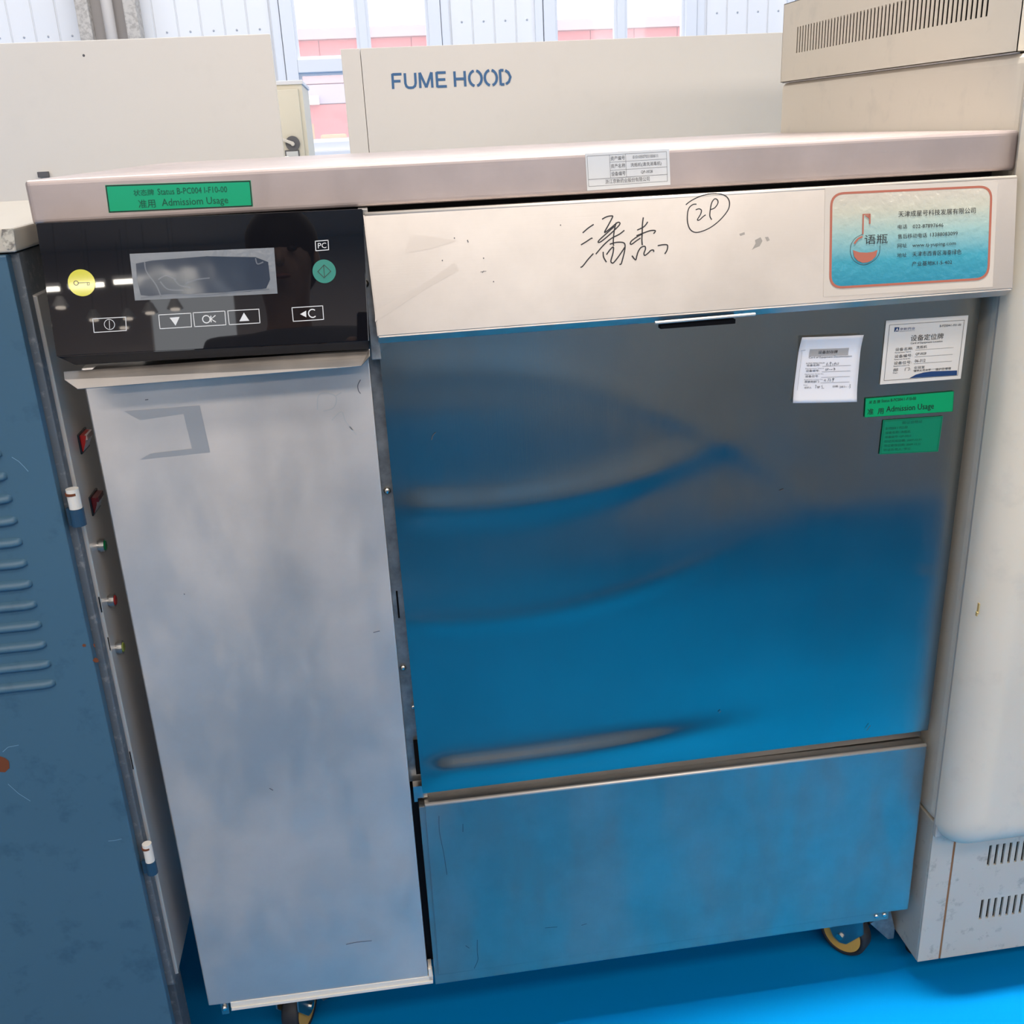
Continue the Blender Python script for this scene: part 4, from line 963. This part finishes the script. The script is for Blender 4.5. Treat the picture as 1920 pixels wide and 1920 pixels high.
# rust spots and scratches on the blue door
bm = bmesh.new()
def blob(px, py, r, sx=1, sz=1):
    c = P(px, py, y=FY - 0.0043); 
    pts = [c + Vector((math.cos(a_) * r * sx * random.uniform(.75, 1.1), -0.0003, math.sin(a_) * r * sz * random.uniform(.75, 1.1))) for a_ in [2 * math.pi * i / 14 for i in range(14)]]
    fill(bm, pts)
blob(2, 1434, 0.0115, 1, 1.2); blob(158, 1210, 0.0024); blob(177, 1210, 0.0018, .6, 1.6); blob(180, 1238, 0.0036)
link('rust_spot', bm, M['rust'], door_b)
bm = bmesh.new()
for pts in ([(15, 1470), (35, 1488), (57, 1502)], [(203, 1577), (215, 1576), (228, 1573)], [(5, 1410), (15, 1401), (35, 1397)], [(22, 857), (35, 865), (45, 875), (53, 884)]):
    ribbon(bm, [P(x_, y_, y=FY - 0.0045) for x_, y_ in pts], 0.0008, Vector((0, -1, 0)))
link('scratch', bm, mat('scratch', (0.18, 0.33, 0.45), 0.5), door_b)
for (lx, ly) in ((-0.045, 0.02), (-0.57, 0.02), (-0.045, 0.58), (-0.57, 0.58)):
    link('leg', BX(lx - 0.02, lx + 0.02, ly - 0.02, ly + 0.02, 0.0, 0.216, bev=0.002), M['hammer'], BC)

# ------------------------------------------------------------------ CREAM CHAMBER on the right
CH = thing('environmental_chamber', 'large cream enamelled chamber cabinet with rounded door right of the washer', 'cabinet', (1.6, 0.35, 0))
CX = 1.152; CF = -0.016; CB = 0.738
cz = 1.4215
bm = BX(CX, 2.05, CF + 0.001, CB, 0.32, cz, bev=0.012, seg=3)
chb = link('body', bm, M['chamber'], CH)
# lower base with front sheet in two pieces and rusty seam
bs = link('base', BX(CX, 2.05, CF + 0.003, CB, 0.04, 0.32, bev=0.002), M['chamber_base'], CH)
sx0, sx1 = P(1766, 1800, y=CF).x, 0
zb0 = 0.0415
link('base_panel', BX(CX, 1.189, CF - 0.001, CF + 0.003, zb0, 0.325, bev=0.0006), M['chamber_base'], bs)
link('rust_seam', BX(1.1890, 1.1925, CF - 0.0002, CF + 0.003, zb0, 0.30), M['rust_light'], bs)
# slotted panel: bars between two rows of vent slots
px0 = 1.1925
def slotted(name, x0, x1, z0, z1, rows, y0, y1, material, parent, xs_list, sw):
    """sheet with real slots: built as strips around the openings"""
    bm = bmesh.new(); zc = z0
    for (a, b) in rows:
        box(bm, x0, x1, y0, y1, zc, a)
        cur = x0
        for s_ in xs_list:
            box(bm, cur, s_, y0, y1, a, b); cur = s_ + sw
        box(bm, cur, x1, y0, y1, a, b); zc = b
    box(bm, x0, x1, y0, y1, zc, z1)
    bmesh.ops.remove_doubles(bm, verts=bm.verts, dist=1e-5)
    return link(name, bm, material, parent)
xl = [1.2515 + 0.0117 * i for i in range(34)]
slotted('base_panel', px0, 2.05, zb0, 0.325, [(0.1135, 0.1535), (0.2215, 0.262)], CF - 0.001, CF + 0.0025, M['chamber_base'], bs, xl, 0.0046)
link('slot_shade_backing', BX(1.24, 1.68, CF + 0.0026, CF + 0.0035, 0.10, 0.28), M['black'], bs)  # black sheet, puts the shade behind the base slots into colour
# top machine housing with vent slots on the left side
hz0, hz1 = 1.4225, 1.5585
hs = link('top_housing', BX(CX + 0.03, 2.05, CF + 0.02, CB + 0.008, hz0, hz1 + 0.16, bev=0.004), M['chamber'], CH)
import itertools
Y_back, Y_front = P(1495, 95, x=CX - 0.003).y, P(1852, 20, x=CX - 0.003).y
zv0, zv1 = P(1497, 99, x=CX - 0.003).z, P(1499, 50, x=CX - 0.003).z
ns = 52; bm = bmesh.new(); vx0, vx1 = CX - 0.004, CX - 0.0030
ztop = P(1467, 9, x=vx0).z
hs_y0, hs_y1 = 0.004, P(1466, 100, x=vx0).y
box(bm, vx0, vx1, hs_y0, hs_y1, hz0, zv0); box(bm, vx0, vx1, hs_y0, hs_y1, zv1, ztop)
pit = (Y_back - Y_front) / (ns - 1); cur = hs_y0
for i in range(ns):
    yy = Y_front + i * pit - 0.0018
    box(bm, vx0, vx1, cur, yy, zv0, zv1); cur = yy + 0.0050
box(bm, vx0, vx1, cur, hs_y1, zv0, zv1)
box(bm, vx0, CX + 0.03, hs_y0, hs_y0 + 0.001, hz0, ztop); box(bm, vx0, CX + 0.03, hs_y1 - 0.001, hs_y1, hz0, ztop); box(bm, vx0, CX + 0.031, hs_y0, hs_y1, ztop - 0.001, ztop); box(bm, vx0, CX + 0.031, hs_y0, hs_y1, hz0, hz0 + 0.001)
bmesh.ops.remove_doubles(bm, verts=bm.verts, dist=1e-5)
vent = link('vent_side', bm, M['chamber'], CH)
link('slot_shade_backing', BX(CX + 0.0285, CX + 0.0295, Y_front - 0.01, Y_back + 0.01, zv0 - 0.004, zv1 + 0.004), M['black'], vent)  # black sheet standing for the dark inside the housing vents
link('seam', BX(CX + 0.001, CX + 0.006, 0.012, CB - 0.002, cz - 0.0005, hz0), M['wall_dark'], CH)
# gasket ridges behind the door
bm = bmesh.new()
for (gx, gy) in ((CX - 0.005, -0.0262), (CX - 0.006, -0.0318)):
    box(bm, gx, 2.04, gy, gy + 0.0048, 0.305, 1.415, 0.0015)
box(bm, CX - 0.001, 2.04, -0.030, CF, 0.308, 1.412)
link('door_gasket', bm, M['gasket'], CH)
# pillowed door
def pillow(x0, x1, z0, z1, y0, y1, r, e, mt, name, parent, nr=10):
    """slab with rounded corners in x-z and a soft rolled edge towards the front"""
    bm = bmesh.new(); rings = []
    def ring(ins, y):
        pts = []; rr_ = max(r - ins * 0.4, 0.004)
        for (cx_, cz_, a0) in ((x1 - ins - rr_, z1 - ins - rr_, 0), (x0 + ins + rr_, z1 - ins - rr_, 90), (x0 + ins + rr_, z0 + ins + rr_, 180), (x1 - ins - rr_, z0 + ins + rr_, 270)):
            for k in range(9):
                a = R(a0 + k * 90 / 8); pts.append(bm.verts.new((cx_ + rr_ * math.cos(a), y, cz_ + rr_ * math.sin(a))))
        return pts
    cap = ring(0, y1); bm.faces.new(cap)
    for k in range(nr + 1):
        a = math.pi / 2 * k / nr
        rings.append(ring(e[0] * (1 - math.cos(a)), y1 - (y1 - y0) * math.sin(a) ** 1.0))
    for a, b in zip(rings, rings[1:]):
        for i in range(len(a)): bm.faces.new((a[i], a[(i + 1) % len(a)], b[(i + 1) % len(b)], b[i]))
    bm.faces.new(rings[-1])
    return link(name, bm, mt, parent, smooth=True)
dr = pillow(CX - 0.0075, 2.06, 0.298, 1.40, -0.076, -0.029, 0.040, (0.050,), M['chamber'], 'rounded_door', CH)
M['chamber_door'] = M['chamber']
for (px, py, w, h) in ((1832, 1140, 0.0016, 0.016), (1829, 1150, 0.0012, 0.006)):
    c = P(px, py, y=-0.068); bm = bmesh.new(); box(bm, c.x, c.x + w, c.y - 0.0035, c.y, c.z - h / 2, c.z + h / 2); link('rust_spot', bm, mat('ochre stain', (0.5, 0.36, 0.14), 0.7), dr)
for (lx, ly) in ((1.19, 0.05), (1.19, 0.68), (2.0, 0.05), (2.0, 0.68)):
    link('foot', cyl(bmesh.new(), (lx, ly, 0), (lx, ly, 0.041), 0.018, n=16), M['rubber'], CH)

# ------------------------------------------------------------------ FUME HOODS behind
HY = 1.3
FH = thing('fume_hood', 'cream fume hood lettered FUME HOOD in blue standing behind the washer', 'fume hood', (1.1, 1.7, 0))
tl = P(640, 92, y=HY); 
link('side_cladding', BX(0.3385, 0.3815, HY, HY + 0.7, 0.0, tl.z, bev=0.0015), M['hood'], FH)
fp = link('front_fascia', BX(0.3825, 1.75, HY - 0.001, HY + 0.03, 0.72, tl.z, bev=0.0015), M['hood'], FH)
link('carcass', BX(0.3825, 1.749, HY + 0.031, HY + 0.7, 0.72, tl.z - 0.002), M['hood'], FH)
link('base_cabinet', BX(0.3825, 1.745, HY + 0.02, HY + 0.7, 0.0, 0.72, bev=0.002), M['hood'], FH)
# letters, stencilled
bm = bmesh.new(); O2, S2 = (480, 0), 2.743
nY = Vector((0, -1, 0))
def FP(x_, y_): return P(O2[0] + x_ / S2, O2[1] + y_ / S2, y=HY - 0.0016)
_k = [0]
def letter(x0, x1, strokes):
    # local 0..1 box with sloping baseline
    for s_ in strokes:
        pts = []
        for u, v_ in s_:
            xx = x0 + u * (x1 - x0); base = 458 - (xx - 697) * 0.037; tp = base - 79
            pts.append(FP(xx + (1 - v_) * 5 - 6 * v_ * 0 + 0, base + (tp - base) * v_))
        _k[0] += 1; ribbon(bm, [p + Vector((0, -0.00006 * _k[0], 0)) for p in pts], 0.0056, nY)
letter(701, 748, [[(0, 0), (0, 1)], [(0, .95), (1, .95)], [(0, .50), (.85, .50)]])
letter(765, 818, [[(0, 1), (0, .35), (.08, .15), (.28, .05), (.5, .04), (.72, .05), (.92, .15), (1, .35), (1, 1)]])
letter(838, 905, [[(0.04, 0), (0.04, 1)], [(0.05, 1), (.5, .03)], [(.5, .03), (.95, 1)], [(.96, 1), (.96, 0)]])
letter(928, 975, [[(0, 0), (0, 1)], [(0, .95), (1, .95)], [(0, .5), (.92, .5)], [(0, .05), (1.04, .05)]])
letter(1020, 1072, [[(0, 0), (0, 1)], [(1, 0), (1, 1)], [(0, .5), (1, .5)]])
for (a, b) in ((1094, 1158), (1174, 1236)):
    h = [(.5 - .5 * math.sin(t), .5 + .5 * math.cos(t)) for t in [0.20 + (math.pi - 0.42) * i / 10 for i in range(11)]]
    letter(a, b, [h]); letter(a, b, [[(1 - u, v_) for u, v_ in h]])
letter(1254, 1306, [[(0, 0), (0, 1)], [(0, .96), (.35, .96)], [(0, .04), (.35, .04)], [(.52, .95), (.82, .8), (1, .5), (.82, .2), (.52, .05)]])
link('lettering', bm, M['ink_blue'], fp)

LH = thing('fume_hood', 'plain cream hood panel cabinet behind the blue cabinet, left of the windows', 'fume hood', (-0.5, 1.6, 0))
z_lh = 1.5865
lp = link('front_fascia', BX(-1.35, 0.187, HY, HY + 0.022, 1.245, z_lh, bev=0.0025), M['hood'], LH)
link('carcass', BX(-1.34, 0.15, HY + 0.022, HY + 0.75, 0.0, 1.32, bev=0.002), M['hood'], LH)
link('worktop', BX(-1.36, 0.18, HY - 0.06, HY + 0.022, 1.16, 1.20, bev=0.002), M['cream_cap'], LH)
link('lower_fascia', BX(-1.345, 0.182, HY + 0.003, HY + 0.02, 1.20, 1.2445), M['hood'], LH)
c = P(83, 327, y=HY); link('catch', BX(c.x - 0.0115, c.x + 0.0115, HY - 0.012, HY, c.z - 0.006, c.z + 0.006, bev=0.001), M['ink_grey'], LH)
for (px, py) in ((157, 104), (7, 386)):
    bm = bmesh.new(); ball(bm, P(px, py, y=HY), 0.0028, (1, .5, 1), 10, 6); link('screw', bm, M['ink_grey'], LH)

CC = thing('storage_cabinet', 'narrow cream cabinet with black round lever handle below the left window', 'cabinet', (0.0, 2.5, 0))
link('body', BX(-0.45, 0.199, 2.3, 2.75, 0.0, 1.528, bev=0.002), M['cream_wood'], CC)
link('top_panel', BX(-0.455, 0.203, 2.29, 2.76, 1.528, 1.54, bev=0.002), M['frame_white'], CC)
dc = link('door', BX(-0.25, 0.186, 2.285, 2.30, 0.06, 1.514, bev=0.002), M['cream_wood'], CC)
c = P(549, 269, y=2.283)
link('handle_rose', cyl(bmesh.new(), (c.x, 2.276, c.z), (c.x, 2.285, c.z), 0.0225, n=28), M['ink_grey'], dc)
e0 = P(529, 261, y=2.262); e1 = P(551, 270, y=2.262)
bm = bmesh.new(); hexa(bm, [e0 + Vector((0, 0, -0.005)), e1 + Vector((0.0, 0, -0.006)), e1 + Vector((0, 0, 0.006)), e0 + Vector((0, 0, 0.004))] + [p + Vector((0, 0.008, 0)) for p in (e0 + Vector((0, 0, -0.005)), e1 + Vector((0, 0, -0.006)), e1 + Vector((0, 0, 0.006)), e0 + Vector((0, 0, 0.004)))], 0.0015)
cyl(bm, (e1.x - 0.004, 2.264, e1.z), (e1.x - 0.004, 2.278, e1.z), 0.006, n=12)
link('lever', bm, M['white_paint'], dc)
a, b = P(534, 282, y=2.28), P(563, 300, y=2.28)
ch_ = link('card_holder', BX(a.x, b.x, 2.278, 2.285, b.z - 0.02, a.z, bev=0.001), M['ink_grey'], dc)
link('card', BX(a.x + 0.004, b.x - 0.004, 2.2765, 2.278, b.z - 0.016, a.z - 0.004), M['label_white'], dc)

# ------------------------------------------------------------------ the aisle behind the photographer: cabinets invented for the steel to reflect
def unit(x0, x1, y0, y1, h, m, name, label, cat, kind):
    t = thing(name, label, cat, ((x0 + x1) / 2, (y0 + y1) / 2, 0))
    link('body', BX(x0, x1, y0, y1, 0.08, h, bev=0.01), m, t)
    link('plinth', BX(x0 + 0.03, x1 - 0.03, y0, y1 - 0.03, 0, 0.08), M['fixture'], t)
    n = 2 if x1 - x0 > 0.9 else 1
    for i in range(n):
        a = x0 + 0.02 + (x1 - x0 - 0.04) / n * i; b = x0 + 0.02 + (x1 - x0 - 0.04) / n * (i + 1)
        d = link('door', BX(a + 0.004, b - 0.004, y1, y1 + 0.02, 0.12, h - 0.05, bev=0.004), m, t)
        link('handle', BX(b - 0.06, b - 0.045, y1 + 0.02, y1 + 0.045, h * 0.5, h * 0.5 + 0.16, bev=0.003), M['steel_plain'], d)
    return t
beige = painted('beige cabinet paint', (0.55, 0.49, 0.43), 0.5); greyc = painted('grey cabinet paint', (0.42, 0.40, 0.37), 0.5); darkc = painted('dark cabinet paint', (0.30, 0.29, 0.27), 0.5)
unit(-2.6, -1.5, -4.3, -3.6, 1.75, beige, 'storage_cabinet', 'invented wide beige two door cabinet for reflections behind the photographer, far left end of the row', 'cabinet', 0)
unit(-1.4, -0.6, -4.2, -3.6, 1.35, greyc, 'storage_cabinet', 'invented grey single door cabinet for reflections behind the photographer, next to the far left one', 'cabinet', 0)
unit(-0.5, 0.7, -4.3, -3.6, 1.55, greyc, 'storage_cabinet', 'invented wide grey two door cabinet for reflections directly behind the photographer', 'cabinet', 0)
unit(1.0, 1.7, -2.9, -2.25, 1.45, greyc, 'storage_cabinet', 'invented grey single door cabinet for reflections standing forward behind the photographer to the right', 'cabinet', 0)
unit(1.8, 3.0, -2.95, -2.25, 1.6, darkc, 'storage_cabinet', 'invented wide dark two door cabinet for reflections standing forward behind the photographer to the right', 'cabinet', 0)
unit(3.0, 4.2, -4.3, -3.6, 1.6, darkc, 'storage_cabinet', 'invented dark two door cabinet for reflections at the right end of the row behind the photographer', 'cabinet', 0)

# ------------------------------------------------------------------ the photographer, mirrored in the doors and the control panel
def skinned(name, pts, edges, m, parent, root=0, sub=2):
    me = bpy.data.meshes.new('t'); me.from_pydata([Vector(p[:3]) for p in pts], edges, []); o = bpy.data.objects.new('t', me); COL.objects.link(o)
    sk = o.modifiers.new('s', 'SKIN'); sk.use_smooth_shade = True
    lay = me.skin_vertices[0].data if me.skin_vertices else None
    if lay is None:
        bpy.context.view_layer.objects.active = o; lay = me.skin_vertices[0].data
    for i, p in enumerate(pts):
        r0 = p[3]; lay[i].radius = (r0 if isinstance(r0, tuple) else (r0, r0)); lay[i].use_root = (i == root)
    ss = o.modifiers.new('u', 'SUBSURF'); ss.levels = sub; ss.render_levels = sub
    dg = bpy.context.evaluated_depsgraph_get(); res = bpy.data.meshes.new_from_object(o.evaluated_get(dg))
    bm = bmesh.new(); bm.from_mesh(res); bpy.data.objects.remove(o)
    return link(name, bm, m, parent, smooth=True)
px_, py_ = 0.14, -1.60
PE = thing('person', 'person in a grey work jacket and dark trousers holding up a phone, facing the washer', 'person', (px_, py_, 0))
skin_m = mat('skin', (0.50, 0.30, 0.22), 0.5); jacket_m = mat('grey jacket', (0.13, 0.135, 0.15), 0.85); trousers_m = mat('dark trousers', (0.018, 0.02, 0.028), 0.9); hair_m = mat('black hair', (0.012, 0.011, 0.012), 0.6); shoe_m = mat('dark shoes', (0.02, 0.02, 0.02), 0.5)
def PP(x, y, z, r): return (px_ + x, py_ + y, z, r)
# body: pelvis, spine, neck, head, arms with hands, legs
ph = CAM + (CM @ Vector((0, 0, 1))) * 0.016
pc = ph + CM @ Vector((0.0, -0.055, 0.006))
B = [PP(0, 0, 0.90, .09), PP(0, 0, 1.10, .10), PP(0, .01, 1.30, .135), PP(0, .0, 1.40, .075), PP(0, .015, 1.455, .055), PP(0, .035, 1.53, .068), PP(0, .045, 1.61, .085), PP(0, .035, 1.68, .06)]
E_ = [(i, i + 1) for i in range(7)]
def add(i, p): B.append(p); E_.append((i, len(B) - 1)); return len(B) - 1
for s_ in (-1, 1):
    sh_ = add(2, PP(s_ * .17, 0, 1.36, .058)); el = add(sh_, PP(s_ * .235 + .04, .08, 1.10, .043)); wr = add(el, (pc.x + s_ * .070, pc.y - .085, pc.z - .075, .026)); pa = add(wr, (pc.x + s_ * .060, pc.y - .036, pc.z - .025, .026))
    hp = add(0, PP(s_ * .09, 0, .84, .085)); kn_ = add(hp, PP(s_ * .10, .02, .48, .055)); an = add(kn_, PP(s_ * .105, -.01, .10, .036)); add(an, PP(s_ * .115, .10, .05, .032))
    for f_ in range(5):
        base = Vector(B[pa][:3]); 
        if f_ < 4:
            fz = 0.028 - 0.018 * f_; ln = (0.026, 0.030, 0.028, 0.022)[f_]
            a1 = add(pa, (base.x - s_ * .004, base.y + .022, base.z + fz + .012, .0095)); a2 = add(a1, (base.x - s_ * .006, base.y + .022 + ln * .7, base.z + fz + .018, .0085)); add(a2, (base.x - s_ * .024, base.y + .026 + ln * .7, base.z + fz + .018, .0074))
        else:
            a1 = add(pa, (base.x - s_ * .014, base.y - .002, base.z + .028, .0105)); add(a1, (base.x - s_ * .034, base.y + .004, base.z + .048, .0088))
body = skinned('body', B, E_, skin_m, PE)
bm = bmesh.new()
ball(bm, (px_, py_ + .135, 1.585), .016, (.8, 1.1, 1.3)); 
link('nose', bm, skin_m, PE, smooth=True)
bm = bmesh.new(); ball(bm, (px_, py_ + .118, 1.545), .022, (1.1, .5, .28)); link('mouth', bm, mat('lips', (0.40, 0.15, 0.13), 0.5), PE, smooth=True)
for s_ in (-1, 1):
    bm = bmesh.new(); ball(bm, (px_ + s_ * .032, py_ + .118, 1.612), .013, (1, .6, .6)); link('eye', bm, hair_m, PE, smooth=True)
    bm = bmesh.new(); ball(bm, (px_ + s_ * .086, py_ + .04, 1.595), .028, (.3, .7, 1.1)); link('ear', bm, skin_m, PE, smooth=True)
bm = bmesh.new(); ball(bm, (px_, py_ + .018, 1.655), .098, (.95, 1.05, .9), 24, 14); ball(bm, (px_, py_ - .02, 1.60), .088, (.98, .85, 1.0), 20, 12); link('hair', bm, hair_m, PE, smooth=True)
J = [PP(0, 0, 0.80, .185), PP(0, 0, 1.02, .160), PP(0, .0, 1.28, .165), PP(0, -.005, 1.40, .095), PP(-.185, 0, 1.365, .075), PP(-.215, .08, 1.09, .062), (pc.x - .085, pc.y - .13, pc.z - .11, .043), PP(.185, 0, 1.365, .075), PP(.285, .08, 1.09, .062), (pc.x + .085, pc.y - .13, pc.z - .11, .043)]
skinned('jacket', J, [(0, 1), (1, 2), (2, 3), (2, 4), (4, 5), (5, 6), (2, 7), (7, 8), (8, 9)], jacket_m, PE)
T = [PP(0, 0, 0.98, .14), PP(-.095, 0, .82, .11), PP(-.105, .02, .48, .085), PP(-.11, -.01, .08, .07), PP(.095, 0, .82, .11), PP(.105, .02, .48, .085), PP(.11, -.01, .08, .07)]
skinned('trousers', T, [(0, 1), (1, 2), (2, 3), (0, 4), (4, 5), (5, 6)], trousers_m, PE)
for s_ in (-1, 1):
    skinned('shoe', [PP(s_ * .11, -.04, .045, .042), PP(s_ * .115, .06, .042, .046), PP(s_ * .12, .16, .034, .034)], [(0, 1), (1, 2)], shoe_m, PE)
# phone held just behind the lens
PH = thing('phone', 'black smartphone held up in the hands of the photographer', 'phone', ph)
bm = bmesh.new(); bmesh.ops.create_cube(bm, size=1, matrix=Matrix.Diagonal((0.078, 0.165, 0.009, 1)))
bmesh.ops.bevel(bm, geom=list(bm.edges), offset=0.003, segments=2, affect='EDGES')
bmesh.ops.transform(bm, verts=bm.verts, matrix=Matrix.Translation(ph + CM @ Vector((0.0, -0.055, 0.006))) @ CM.to_4x4())
link('case', bm, M['gloss_black_edge'], PH)
bm = bmesh.new(); bmesh.ops.create_cube(bm, size=1, matrix=Matrix.Diagonal((0.070, 0.155, 0.0006, 1)))
bmesh.ops.transform(bm, verts=bm.verts, matrix=Matrix.Translation(ph + CM @ Vector((0.0, -0.055, 0.011))) @ CM.to_4x4())
link('screen', bm, M['gloss_black'], PH)
